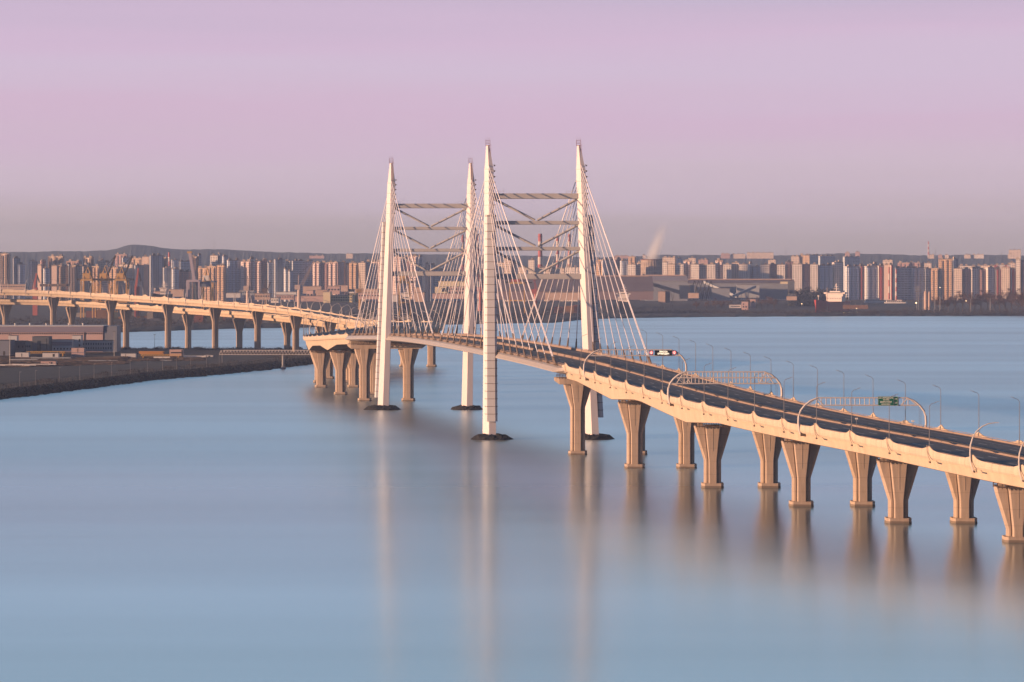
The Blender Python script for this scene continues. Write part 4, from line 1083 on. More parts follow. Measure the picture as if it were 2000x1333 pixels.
def city(px0, px1, top, style, D=4700, a=22, depth=15, tops=1, base=3.4, name=None, note=''):
    Dc = 4750 if px0 < 1160 else 4930
    if D < 5450: D = Dc+(D-Dc)*.10
    BLD.append((px0, px1, top, style, D, a, depth, tops, base, note))
# px0, px1, roof row, style, distance, turn (+ shows its lit front, - shows a shaded front)
for row in (
 # left edge to the yellow cranes
 (-22,2,500,'grey',4750,-30),(0,20,496.5,'balcony',4600,18),(25,40,505,'dark',4750,-35),(33,50,517,'grey',4650,-35),(56,74,511,'dark',4750,-35),(74,84,519,'plain',4700,10),(84,98,525,'grey',4600,-35),
 (78,90,510,'rose',5200,-30),(94,126,501.5,'balcony',5000,14),(101.5,113,520,'plain',4600,6),(112.5,123,518.5,'orange',4620,20),(126,132,521,'orange',4650,15),(132,139,517,'dark',4800,-30),(138,151,519,'balcony',4620,18),
 (150,156,521,'dark',4700,-30),(154,166,521,'cream',4650,12),(166,174,518,'orange',4700,18),(130,160,511,'rose',5300,10),(163,184,504,'balcony',5100,12),(180,196,521,'orange',4700,16),(190,207,510,'cream',5300,12),(206,216,513,'white',5200,12),(200,214,522,'cream',4750,16),(214,233,523,'orange',4700,16),
 # behind the cranes
 (225,250,497.5,'rose',5900,10),(238,262,504,'slab',5600,-22),(256,279,505,'orange',5600,12),(232,262,517,'cream',4900,14),(262,281,519,'dark',4800,-30),
 (278,293,502.5,'plain',4900,8),(292,320,500,'dark',4800,-32),(318,328,506,'balcony',5100,15),(334,352,508,'grey',5600,-25),(318,337,524,'dark',4650,-35),(335,350,526,'grey',4600,-32),
 (350,371,511,'slab',5600,-22),(348,372,531,'rose',4700,10),
 # blue quay crane to the lattice jib
 (375,387,502,'balcony',4900,18),(386,394,499,'dark',4950,-30),(387,408,524,'orange',4700,15),(405,424,521,'orange',4650,18),(411,428,500,'white',5200,10),(428,433,497,'dark',5200,-30),(424,441,518.5,'orange',4620,20),(433,446,501,'grey',5400,-25),
 (443,460,509,'grey',4800,-32),(459,472,508.5,'grey',4850,-34),(471,492,511,'pink',4750,14),(488,494,506,'dark',4800,-30),(493,511,511,'pink',4780,16),(510,522,508,'rose',4850,-15),(520,536,513,'grey',4800,-32),(535,556,507.5,'dark',4750,-30),(554,562,526,'grey',4650,-34),(558,569,511,'cream',5000,16),(562,572,530,'grey',4600,-34),
 (569,596,510.5,'slab',4800,-25),(593,612,511,'grey',4900,-34),
 # jib to the far pylon
 (611,628,513.5,'pink',4700,12),(626,642,514,'rose',4720,8),(640,662,513,'pink',4700,12),(663,675,513.5,'plain',4750,12),(674,683,517,'dark',4800,-30),(682,700,514,'orange',4700,16),(698,716,514,'cream',4680,14),(715,748,512,'pink',4750,8),(745,770,515,'rose',4800,10),
 # seen through the pylons
 (768,788,502,'pink',4700,10),(786,802,503,'rose',4720,8),(800,817,500.5,'pink',4700,10),(816,825,502,'dark',4900,-30),(831,838,515.5,'plain',4800,5),(838,850,519,'dark',4750,-30),(846,872,528,'slab',5000,-20),(870,905,530,'grey',5200,-15),
 (905,925,522,'cream',5200,14),(925,955,526,'orange',5200,14),(966,986,514,'cream',5400,16),(984,1001,505,'cream',4900,16),(1000,1007,511,'rose',4950,-25),(1012,1030,523,'cream',4900,14),(1032,1046,508.5,'white',5300,12),(1046,1075,524,'cream',5000,12),(1075,1104,525,'cream',5050,12),(1104,1132,523,'white',5000,12),
 (1150,1164,509,'cream',5300,14),(1164,1185,508,'orange',5200,16),(1176,1202,508,'dark',5100,-30),(1201,1213,506.5,'rose',5200,-20),(1211,1226,510,'grey',5000,-15),
 # cooling tower to the red ship
 (1227,1243,502,'orange',5800,16),(1226,1243,517,'white',4950,10),(1242,1256,514.5,'cream',5050,12),(1293,1305,513,'white',5000,10),(1294,1320,504,'cream',6000,14),(1304,1320,517,'cream',4960,12),(1318,1336,516.5,'white',4980,8),(1318,1332,505,'grey',6000,-25),
 (1335,1351,510,'pink',5050,12),(1349,1367,517,'white',4950,10),(1344,1360,505,'cream',6100,14),(1366,1383,517,'cream',5000,14),(1381,1398,517,'white',4960,8),(1364,1384,508,'rose',6200,10),(1397,1413,509,'pink',5050,12),(1412,1429,517,'white',4950,8),(1429,1445,514,'cream',5050,12),(1443,1461,517,'white',4960,8),(1460,1468,516,'grey',5100,-30),
 (1467,1486,521,'grey',5100,-32),(1485,1503,517.5,'white',4900,8),(1503,1519,517,'rose',5000,-12),(1517,1534,517.5,'white',4920,8),(1500,1516,509,'cream',6200,14),(1534,1549,512,'rose',5000,-10),(1547,1567,517,'white',4880,8),(1545,1562,501.5,'cream',6300,14),(1562,1582,499,'orange',6300,14),(1566,1583,517,'rose',4960,-12),(1582,1598,517,'white',4880,8),(1575,1602,499,'slab',6500,-20),
 # red ship to the slim chimney
 (1597,1626,519,'grey',4950,-28),(1625,1647,513,'white',5050,-24),(1598,1632,501,'slab',6400,-20),(1646,1680,502,'slab',6300,-22),(1650,1678,521,'grey',4930,-28),(1676,1690,519,'banded',4980,-26),(1688,1716,521,'grey',4940,-28),(1698,1714,516.5,'white',5100,-24),(1712,1737,520,'banded',4960,-26),(1724,1744,509,'cream',6000,14),
 (1726,1743,518,'plain',4800,14),(1736,1743.5,518,'banded',4780,-20),
 # chimney to the right edge
 (1748,1780,524,'slab',4950,-26),(1778,1806,524,'grey',4970,-26),(1803,1819,525,'slab',4990,-28),(1753,1778,514,'rose',5900,10),(1776,1798,514,'rose',5900,10),(1798,1820,515,'cream',5900,12),
 (1818,1834,525,'orange',4700,14),(1833,1861,507,'orange',4720,6),(1859,1871,506.5,'dark',4900,-35),(1862,1880,525,'cream',4680,14),(1872,1905,520,'white',5500,8),(1878,1896,526,'rose',4750,-16),(1894,1911,524,'white',4720,-22),(1905,1942,519,'cream',5500,10),(1910,1926,527,'rose',4760,-18),(1925,1942,523,'white',4720,-22),(1941,1957,526,'banded',4760,-18),(1955,1973,523.5,'cream',4680,12),(1942,1975,518,'banded',5400,8),(1968,1984,514,'cream',5500,12),(1972,1985,527,'banded',4760,-16),(1983.5,1994,507,'white',4650,10),(1993,2022,509,'rose',4700,-12),(2008,2030,516,'white',4800,10),
 # on the far hills
 (1408,1426,496,'rose',8300,8),(1427,1456,497,'cream',8300,8),(1458,1476,494.5,'cream',8350,8),(1475,1511,494,'cream',8300,8),(1812,1825,498,'cream',8200,10),(1832,1841,498.5,'rose',8300,10),(1845,1854,498.5,'cream',8300,10),(1883,1896,498,'cream',8500,10),(1898,1922,498,'white',8500,10),(1970,1994,489,'cream',8000,10),(1968,1978,497,'cream',7900,10),(1650,1660,494,'rose',8300,10),(1670,1680,493,'rose',8300,10),(604,634,500.5,'rose',8300,8),(676,690,496.5,'cream',8400,8),(1200,1228,500,'rose',8300,8),(1255,1262,499,'cream',8300,8),
 ): city(*row)
ZONES = [(-50,160,'towards the left edge'),(160,300,'behind the yellow port cranes'),(300,366,'between the yellow cranes and blue quay crane'),(366,445,'behind the blue quay crane'),(445,612,'between the blue quay crane and far pylons'),(612,752,'beside the far pylons'),(752,960,'between the two far pylon legs'),(960,1150,'between the two near pylon legs'),(1150,1250,'behind the right-hand stays'),(1250,1340,'beside the cooling tower'),(1340,1470,'above the long blue-grey shed'),(1470,1600,'between the blue-grey shed and red ship'),(1600,1735,'behind the red ship'),(1735,1835,'around the slim red-banded chimney'),(1835,2040,'near the right edge')]
def buildings():
    seen = {}
    hill_n = 0
    for b in sorted(BLD, key=lambda q: (q[0]+q[1])/2):
        px0, px1, top, style, D, a, depth, tops, base, note = b
        W = (px1-px0)*D/FPX; a = 13 if a >= 10 else (-20 if a < -15 else a); depth = 9; ra = R(abs(a)); depth = min(depth, .55*W/math.sin(ra) if a else depth)
        w = max(4, (W-depth*math.sin(ra))/math.cos(ra))
        base = 3.4 if D < 7000 else max(4, wz(500, D)-8)
        h = wz(top, D)-base; c = (px0+px1)/2
        zn = next(z[2] for z in ZONES if z[0] <= c < z[1])
        tall = 'tall' if h/W > 3.3 else ('low broad' if h/W < 1.3 else 'mid-height')
        if D > 7000: key = ('hill',); adj = f'{WORDS[style]} block on the far hills'
        else: key = (zn, style, 'rear' if D > 5400 else tall); adj = f'{"hazy rear" if D > 5400 else tall} {WORDS[style]}'
        n = seen.get(key, 0); seen[key] = n+1
        lab = f'{adj} block, {ordn(n)} from left {zn}' if D <= 7000 else f'{WORDS[style]} block on the far hill crest, {ordn(n)} hill building from the left'
        t = thing('apartment_block', lab, 'apartment block', (wx(c, D), D, base), R(-a), 'apartment blocks across the water')
        m = MB(); bay = {'cream':3.6,'balcony':3.0,'pink':3.6,'white':4.0,'grey':3.2,'slab':6.0,'dark':3.4,'orange':3.5,'rose':3.0,'banded':3.6}.get(style)
        uvbox(m, w, depth, h, bay=bay)
        if style in ('balcony','orange','pink','grey','banded','rose') and D < 6000:
            k = 2 if w < 22 else 3
            for i in range(k):                       # projecting loggia stacks
                x = -w/2+w*(i+.5+rng.uniform(-.1,.1))/k; uvbox(m, min(3.2, w*.22), 1.5, h-rng.uniform(1,3), (x, -depth/2-.74, 0), bay=3.2)
        m.build('wall', F[style], t)
        rr = rng
        m = MB(); m.box((0,0,h+.4),(w+.5,depth+.5,.8)); m.build('roof', ROOFL if rr.random() < .35 else ROOFM, t)
        for i in range(1+int(w > 16)+int(w > 26)):
            x = -w/2+w*(i+.5)/(1+int(w > 16)+int(w > 26))+rr.uniform(-2,2); hh = rr.uniform(1.6,3.4)
            m = MB(); m.box((x, rr.uniform(-2,2), h+.8+hh/2),(rr.uniform(3.0,5.5),min(depth*.5,5),hh)); m.build('roof_house', ROOFL if rr.random() < .6 else ROOFM, t)
        if rr.random() < .35:
            m = MB(); x = rr.uniform(-w*.3,w*.3); m.bar((x,0,h),(x,0,h+rr.uniform(5,9)),.35,.35); m.build('antenna', ROOFL, t)
buildings()

# ------------------------------------------------------------------ chimneys, cooling tower, sheds
REDC = mat('chimney_red', (.60,.16,.15), .7, noise=.15, nscale=.3); WHC = mat('chimney_white', (.92,.80,.75), .7, noise=.1, nscale=.3)
def chimney(px, py0, py1, D, r0, r1, bands, label, rings=True):
    z0 = wz(py1, D); h = wz(py0, D)-z0
    t = thing('chimney', label, 'chimney', (wx(px, D), D, z0))
    for i in range(bands):
        a, b = i/bands, (i+1)/bands; m = MB()
        ra, rb = r0+(r1-r0)*a, r0+(r1-r0)*b
        m.lathe((0,0,0), [(ra,h*a),(rb,h*b)]+([(rb*.8,h*b),(rb*.8,h*b-.5)] if i == bands-1 else []), 14); m.build('band', REDC if (bands-1-i) % 2 == 0 else WHC, t)
    if rings:
        for q in (1.0-.4/bands, 1-1.6/bands, 1-2.9/bands):
            rq = r0+(r1-r0)*q+1.1; m = MB()
            m.lathe((0,0,h*q), [(rq-1.0,0),(rq,0),(rq,.25),(rq-1.0,.25)], 14)
            for i in range(10):
                an = 2*math.pi*i/10; m.bar((rq*math.cos(an),rq*math.sin(an),h*q),(rq*math.cos(an),rq*math.sin(an),h*q+1.5),.15,.15)
            m.build('platform', RUST, t)
    return t
chimney(1055, 457, 562, 4900, 4.4, 3.5, 7, 'stout red and white power station chimney between the near pylon legs, leftmost there')
chimney(1089, 458, 562, 5000, 3.0, 2.2, 8, 'slim red and white chimney in the middle of three between the near pylon legs')
chimney(1112, 457, 562, 4950, 3.2, 2.4, 7, 'slim red and white chimney right beside the nearer right pylon leg')
chimney(904, 459, 560, 5000, 2.8, 2.1, 7, 'slim red and white chimney behind the stays left of the farther right pylon leg')
chimney(933, 457, 560, 4900, 3.4, 2.5, 7, 'red and white chimney between the farther right and nearer left pylon legs')
chimney(330.5, 493.5, 520, 5600, 2.6, 2.3, 3, 'short red-topped chimney behind the dark tower right of the yellow cranes', False)
chimney(1813.5, 472, 503, 8100, 2.3, 1.6, 6, 'thin red and white chimney standing on the far hill towards the right', False)
chimney(1750.5, 526, 587, 4300, 1.3, 1.0, 7, 'slim white chimney with red bands beside the red-edged block', False)
chimney(1736.5, 522, 585, 4320, 1.2, 1.0, 5, 'slim pinkish chimney directly in front of the red-edged block', False)
def mastpole(px, py0, py1, D, label):
    t = thing('radio_mast', label, 'radio mast', at(px, py1, D)); h = (py1-py0)*D/FPX
    m = MB()
    for k in range(3):
        an = 2*math.pi*k/3; m.bar((1.6*math.cos(an),1.6*math.sin(an),0),(.2*math.cos(an),.2*math.sin(an),h),.4,.4)
    for i in range(int(h/3)):
        q = 1.6*(1-i*3/h); m.bar((q,0,i*3),(-q*.5,q*.87,i*3+3),.2,.2)
    m.build('lattice', GALVD, t)
mastpole(418, 467, 490, 8600, 'faint thin radio mast on the left hills above the white block')
mastpole(1535, 483, 502, 8500, 'thin dark radio mast on the far hills above the white panel blocks')
mastpole(1827, 487, 502, 8300, 'thin dark radio mast right of the chimney on the far hill')
mastpole(1956, 492, 502, 8300, 'thin radio mast on the far hill near the right edge')
def cooling_tower():
    D = 4860; t = thing('cooling_tower', 'broad squat cooling tower with latticed walls and steam rising from it', 'cooling tower', (wx(1272.5,D), D, 3.4))
    h = wz(507.5,D)-3.4; r = 20.5*D/FPX
    m = MB(); m.lathe((0,0,0), [(r*1.04,0),(r*1.0,h*.45),(r*.99,h*.8),(r*1.0,h),(r*.94,h),(r*.93,h*.7)], 40)
    o = m.build('shell', mat('tower_shell', (.52,.42,.37), .8, noise=.25, nscale=.18), t)
    m = MB(); n = 26
    for i in range(n):
        an = 2*math.pi*i/n; m.bar((r*1.05*math.cos(an),r*1.05*math.sin(an),0),(r*1.012*math.cos(an),r*1.012*math.sin(an),h),.5,.35)
    for q in np.linspace(.1,.96,8): m.lathe((0,0,h*q), [(r*1.0,0),(r*1.035,0),(r*1.035,.6),(r*1.0,.6)], 40)
    m.build('frame', mat('tower_frame', (.95,.78,.66), .7), t)
    m = MB(); m.lathe((0,0,h-.8), [(r*1.0,0),(r*1.05,0),(r*1.05,1.4),(r*1.0,1.4)], 40); m.build('rim', mat('tower_rim', (.25,.11,.09), .8), t)
cooling_tower()
def steam():
    m = bpy.data.materials.new('steam'); m.use_nodes = True; n, l = m.node_tree.nodes, m.node_tree.links
    n.remove(n['Principled BSDF']); pv = n.new('ShaderNodeVolumePrincipled'); pv.inputs['Color'].default_value = (1,1,1,1); pv.inputs['Anisotropy'].default_value = .2
    tcn = n.new('ShaderNodeTexCoord'); mp = n.new('ShaderNodeMapping'); mp.inputs['Scale'].default_value = (.05,.05,.022); l.new(tcn.outputs['Object'], mp.inputs[0])
    t = n.new('ShaderNodeTexNoise'); t.inputs['Scale'].default_value = 1; t.inputs['Detail'].default_value = 2; l.new(mp.outputs[0], t.inputs['Vector'])
    s = n.new('ShaderNodeSeparateXYZ'); l.new(tcn.outputs['Object'], s.inputs[0])
    zf = n.new('ShaderNodeMapRange'); zf.inputs[1].default_value = 0; zf.inputs[2].default_value = 68; zf.inputs[3].default_value = 1; zf.inputs[4].default_value = 0; l.new(s.outputs[2], zf.inputs[0])
    # radial falloff about the leaning axis
    dx = math_node(n, l, 'SUBTRACT', s.outputs[0], math_node(n, l, 'MULTIPLY', s.outputs[2], .36))
    rr = math_node(n, l, 'SQRT', math_node(n, l, 'ADD', math_node(n, l, 'MULTIPLY', dx, dx), math_node(n, l, 'MULTIPLY', s.outputs[1], s.outputs[1])))
    rad = math_node(n, l, 'MULTIPLY_ADD', s.outputs[2], .02, 15.0)
    fall = math_node(n, l, 'MAXIMUM', math_node(n, l, 'SUBTRACT', 1.0, math_node(n, l, 'DIVIDE', rr, rad)), 0.0)
    d = math_node(n, l, 'MULTIPLY', math_node(n, l, 'MULTIPLY', math_node(n, l, 'POWER', fall, 1.7), math_node(n, l, 'POWER', zf.outputs[0], 1.5)), math_node(n, l, 'MULTIPLY', t.outputs['Fac'], .55))
    l.new(d, pv.inputs['Density']); l.new(pv.outputs[0], n['Material Output'].inputs['Volume'])
    D = 4860; b = MB()
    b.loft([[(q*math.cos(2*math.pi*i/16)+z*.36, q*math.sin(2*math.pi*i/16), z) for i in range(16)] for q, z in ((15,0),(15.6,20),(16,45),(16.5,68))])
    o = b.build('steam', m); o.location = (wx(1272,D), D, wz(507.5,D)-.5); tag(o, 'white steam plume drifting up to the right from the cooling tower', 'steam', kind='stuff')
steam()
SHEDP = mat('shed_rose', (.38,.285,.31), .7, noise=.1, nscale=.05); SHEDB = mat('shed_blue', (.40,.44,.52), .6, noise=.1, nscale=.05); SHEDR = mat('shed_roof_brown', (.27,.22,.24), .7, noise=.12, nscale=.03); TANP = mat('tan_panels', (.74,.55,.46), .7, noise=.12, nscale=.2)
BUFF = mat('buff_render', (.86,.74,.46), .7); OLIVE = mat('olive_render', (.26,.25,.17), .7); YELB = mat('pale_yellow_panels', (1.0,.88,.62), .6)
def shed(label, px0, px1, pyr, pye, pyb, D, wall, roof, depth=60, gable=None, name='shed', cat='shed', rz=0.0):
    """shed with a pitched roof whose ridge runs across the view: ridge row, eaves row, foot row"""
    zb = max(3.2, wz(pyb, D)); zr, ze = wz(pyr, D+depth/2)-zb, wz(pye, D)-zb; W = (px1-px0)*D/FPX
    t = thing(name, label, cat, (wx((px0+px1)/2, D), D, zb), rz)
    m = MB(); m.box((0,depth/2,ze/2),(W,depth,ze)); 
    m.add([(-W/2,0,ze),(-W/2,depth,ze),(-W/2,depth/2,zr),(W/2,0,ze),(W/2,depth,ze),(W/2,depth/2,zr)], [(0,1,2),(3,5,4)]); m.build('wall', wall, t)
    m = MB(); m.loft([[(x,-1,ze-.3),(x,depth/2,zr),(x,depth+1,ze-.3),(x,depth+1,ze+.2),(x,depth/2,zr+.6),(x,-1,ze+.2)] for x in (-W/2-.8,W/2+.8)]); m.build('roof', roof, t)
    m = MB(); m.box((0,depth/2,zr+1.2),(W*.96,3,1.6)); m.build('ridge_vent', TANP, t)
    return t
shed('huge brown-roofed cargo shed behind the near pylon legs and stays', 955, 1276, 541, 569, 586, 4100, SHEDP, SHEDR, 90)
shed('tall blue-grey hangar with a pale roof right of the brown shed', 1262, 1343, 539.5, 549, 588, 4350, SHEDB, mat('shed_roof_pale', (.55,.48,.48), .6), 70)
shed('long low blue-grey shed below the white panel blocks', 1336, 1552, 547.5, 553, 584, 4450, SHEDB, SHEDR, 40)
def mini(label, px0, px1, py0, py1, D, m_, depth=22, parts=(), name='warehouse', cat='warehouse', group=None):
    zb = max(3.2, wz(py1, D)); h = wz(py0, D)-zb; W = (px1-px0)*D/FPX
    t = thing(name, label, cat, (wx((px0+px1)/2, D), D+depth/2, zb), R(-rng.uniform(2,7)), group)
    m = MB(); m.box((0,0,h/2),(W,depth,h)); m.build('wall', m_, t)
    m = MB(); m.box((0,0,h+.3),(W+.8,depth+.8,.6)); m.build('roof', ROOFM, t)
    for kind, a, b, c, d in parts:
        q = MB(); q.box((-W/2+W*(a+b)/2,-depth/2-.1,h*(c+d)/2),(W*(b-a),.4,h*(d-c))); q.build(kind, GLASS, t)
    return t
mini('square tan silo house at the foot of the conveyor', 1328, 1348.5, 559, 584, 4150, TANP, 20)
mini('dark grey silo house just right of the tan silo house', 1348, 1357, 558, 584, 4160, SHEDB, 18)
mini('tan clad elevator tower below the brown shed gable', 1286, 1300, 570, 592, 3950, TANP, 16)
mini('dark clad tower joined to the right of the tan elevator tower', 1300, 1309, 569, 592, 3955, GREYB, 14)
mini('low round-cornered tan tank house right of the silo house', 1345, 1366, 573, 583, 4050, TANP, 16)
mini('grey flat hall in front of the long blue-grey shed', 1391, 1426, 564, 588, 4150, SHEDB, 24)
mini('pale grey hall with a sloping conveyor at the shed middle', 1440, 1484, 557, 582, 4300, GREYL, 24)
mini('dark end tower at the right end of the long shed', 1540, 1552, 550, 585, 4300, GREYB, 18)
mini('small sunlit strip house on the shed roof end', 1525, 1547, 550.5, 555, 4420, YELB, 10)
mini('little tan hut with a flat roof by the dark trees', 1537, 1557, 579.5, 587, 4000, TANP, 10)
mini('small white hut on the far bank above the bushes', 1425, 1448, 596, 602, 3800, PALE, 10, [('window',.1,.9,.35,.6)])
mini('pinkish square hut with dark openings on the far bank', 1449, 1462, 590, 606, 3790, PINKP, 10, [('window',.2,.4,.3,.5),('window',.6,.8,.3,.5),('window',.2,.4,.65,.8)])
mini('thin pale tower hut right of the pinkish square hut', 1466, 1476, 585, 603, 3800, PINKP, 8, [('window',.3,.7,.6,.8)])
mini('pale yellow flat-roofed terminal between the farther right and nearer left legs', 858, 936, 550, 561, 4300, YELB, 30)
mini('cream stepped terminal front below the pale yellow roof', 851, 874, 561, 578, 4200, YELB, 20, [('window',.55,.95,.45,.9)])
mini('pink terminal offices below the pale yellow roof', 874, 908, 561, 582, 4200, PINKP, 24, wins(5,2,.35,.95,.6,.5))
mini('long pink port shed low behind the farther right leg', 845, 975, 574, 584, 3950, PINKP, 20)
mini('tan square store left of the pale yellow terminal', 810, 823, 562, 586, 4000, TANP, 14)
mini('small tan store in front of the striped pink towers', 812, 830, 572, 590, 3900, TANP, 14)
mini('long tan quay store low between the near pylon legs', 1066, 1142, 572, 587, 3900, TANP, 20)
mini('cream customs building with a bright yellow end tower', 638, 690, 578, 591, 3700, BUFF, 20, wins(11,2,.15,.95,.5,.45), 'office_building', 'building')
mini('bright yellow end tower at the left of the customs building', 632, 646, 571, 592, 3690, YELB, 16, (), 'office_building', 'building')
mini('dark olive shed with a white-striped watch room right of the customs building', 680, 697, 574, 590, 3720, OLIVE, 18, (), 'office_building', 'building')
mini('white and black control cabin standing above the olive shed', 681, 692, 565.5, 574, 3720, WHITE, 8, [('window',.0,1,.45,.98)], 'control_cabin', 'cabin')
for i, (a,b,y0,y1,D,mm) in enumerate(((592,628,560,574,4400,TANP),(600,613,568,590,4100,PINKP),(620,640,567,585,4150,TANP),(640,664,560,575,4450,PINKP),(655,680,558,570,4500,TANP),(540,575,577,586,3900,PINKP),(577,636,579,590,3850,PINKP),(498,528,574,586,3800,TANP),(442,470,573,582,3800,PALE),(468,498,568,577,4000,SHEDB),(540,580,571,577,4000,PALE),(700,742,573,585,3900,PINKP),(690,740,565,573,4100,TANP),(530,545,583,592,3600,WHITE),(760,778,577,590,3900,PALE),(0,50,556,566,4300,TANP),(78,130,556,560,4000,RUST),(300,330,570,585,3900,PINKP),(330,360,566,580,4000,TANP))):
    mini(f'low {("tan" if mm is TANP else "pink" if mm is PINKP else "pale" if mm is PALE else "white" if mm is WHITE else "brown" if mm is RUST else "blue")} port building {["upper left","standing tallest","in front of the jib crane","behind the customs building","highest behind customs","left of the rear jib","beside the customs yard","under the small jib crane","by the blue crane foot","behind the lamps","at the jib foot","lowest beside the olive shed","upper beside the olive shed","nearest the viaduct","by the pylon foot","at the frame edge","under the red crane","behind the lamps","rising behind the lamps"][i]}', a, b, y0, y1, D, mm, 16, wins(max(2,int((b-a)/5)),1,.4,.8,.5,.5) if i % 2 else (), group='low port buildings')
def conveyor(label, p, q, w, m_):
    a, b = Vector(p), Vector(q); t = thing('conveyor_gallery', label, 'conveyor', a)
    m = MB(); m.bar((0,0,0), b-a, w, w*1.2); m.build('gallery', m_, t)
    m = MB(); v = b-a
    for f in (.35,.7):
        c = v*f; m.bar(c+Vector((-3,0,0)), (c.x+2, c.y, -a.z+3.2), .6, .6); m.bar(c+Vector((3,0,0)), (c.x-2, c.y, -a.z+3.2), .6, .6)
    m.build('trestle', GALVD, t)
conveyor('inclined tan conveyor gallery from the brown shed gable down to the silo house', at(1276,556,4170), at(1330,572,4160), 4.2, TANP)
conveyor('inclined pale conveyor gallery descending across the long blue-grey shed', at(1375,551,4300), at(1440,580,4250), 3.2, GREYL)
conveyor('short pale conveyor gallery rising to the right shed hall', at(1475,560,4280), at(1432,579,4220), 3.0, GREYL)
def lattice_frames():
    t = thing('lattice_frame', 'row of dark lattice roof frames standing beside the silo house', 'steel frame', at(1340,586,4220)); s = 4220/FPX
    for i in range(5):
        x = (14+i*8)*s; m = MB(); h = 38*s
        m.bar((x-7*s,0,0),(x-2*s,0,h*.72),.9,.9); m.bar((x-2*s,0,h*.72),(x+3*s,0,h),.8,.8); m.bar((x+3*s,0,h),(x+9*s,0,h*.2),.8,.8); m.bar((x-2*s,0,h*.72),(x+6*s,0,h*.1),.7,.7); m.bar((x-7*s,0,h*.1),(x+3*s,0,h),.6,.6)
        m.build('frame', DARK, t)
lattice_frames()

# ------------------------------------------------------------------ cranes
YELC = mat('crane_yellow', (.82,.50,.17), .5, noise=.12, nscale=.3); BLUC = mat('crane_lavender', (.62,.56,.68), .5); BLUD = mat('crane_blue', (.20,.25,.38), .5); REDD = mat('crane_red', (.62,.18,.15), .5)
def quay_crane(px, D, label, boom_up=False, legm=YELC, housem=YELC, boomm=DARK, girder_y=547, apex_y=522, wpx=22):
    s = D/FPX; zb = 3.3; t = thing('container_crane', label, 'crane', (wx(px,D), D, zb))
    hg = wz(girder_y,D)-zb; ha = wz(apex_y,D)-zb; w = wpx*s; dpt = 22
    for x in (-w/2, w/2):
        for y in (-dpt/2, dpt/2):
            m = MB(); m.bar((x*1.05,y*1.02,0),(x,y,hg),1.4,1.4); m.build('leg', legm, t)
    m = MB()
    for y in (-dpt/2, dpt/2): m.bar((-w/2,y,hg*.42),(w/2,y,hg*.42),1.3,1.3); m.bar((-w/2,y,hg),(w/2,y,hg),2.2,2.2)
    for x in (-w/2, w/2): m.bar((x,-dpt/2,hg*.3),(x,dpt/2,hg*.3),1.3,1.3); m.bar((x,-dpt/2,hg*.3),(x,dpt/2,hg),.9,.9)
    m.build('portal_beam', legm, t)
    m = MB(); m.box((-w*.12,0,hg+4.6),(w*.62,9,6.4)); m.build('machine_house', housem, t)
    m = MB(); a = (0,0,ha)
    for y in (-6,6): m.bar((-w*.42,y,hg),a,.55,.55); m.bar((w*.42,y,hg),a,.55,.55)
    m.bar((-w*.2,0,(hg+ha)/2),(w*.2,0,(hg+ha)/2),.8,.8); m.build('apex_frame', legm, t)
    m = MB()
    for y in (-3,3):
        m.bar((-w*.95,y,hg+.5),(w*1.05,y,hg+.5),1.2,1.8)
    m.build('girder', boomm, t)
    b = MB()
    if boom_up:
        e = Vector((w*.95,0,ha+14)); o = Vector((w*.1,0,hg+1))
        for y in (-3,3): b.bar(o+Vector((0,y,0)), e+Vector((0,y,0)), .9, 1.4)
        for i in range(9):
            p, q = o+(e-o)*(i/9), o+(e-o)*((i+1)/9); b.bar(p+Vector((0,-3,0)), q+Vector((0,3,0)), .5,.5)
        b.bar(a, e, .4,.4); b.bar((-w*.6,0,hg+2), a, .4,.4); b.bar(e, (-w*.4,0,hg+8), .4,.4)
    else:
        b.bar(a,(w*1.0,0,hg+1),.45,.45); b.bar(a,(-w*.9,0,hg+1),.45,.45); b.bar(a,(w*.5,0,hg+1),.4,.4)
    b.build('boom_stays', boomm, t)
    m = MB(); m.box((w*.35,-3.5,hg-2.2),(3,3,3)); m.build('cab', WHITE, t)
quay_crane(172, 3450, 'yellow container crane with machine house, leftmost of the cluster of three')
quay_crane(205, 3470, 'yellow container crane with raised dark boom, middle of the cluster of three', True)
quay_crane(238, 3450, 'yellow container crane with raised dark boom, rightmost of the cluster of three', True)
quay_crane(405, 3500, 'blue and yellow container crane with long arm right of the lavender boom', False, YELC, WHITE, BLUD, 551, 523, 18)
quay_crane(790, 3500, 'yellow container crane seen behind the farther left leg\'s stays', False, YELC, YELC, DARK, 552, 530, 20)
quay_crane(1010, 3750, 'yellow gantry crane before the brown shed between the near pylon legs', False, YELC, REDD, DARK, 553, 546, 28)
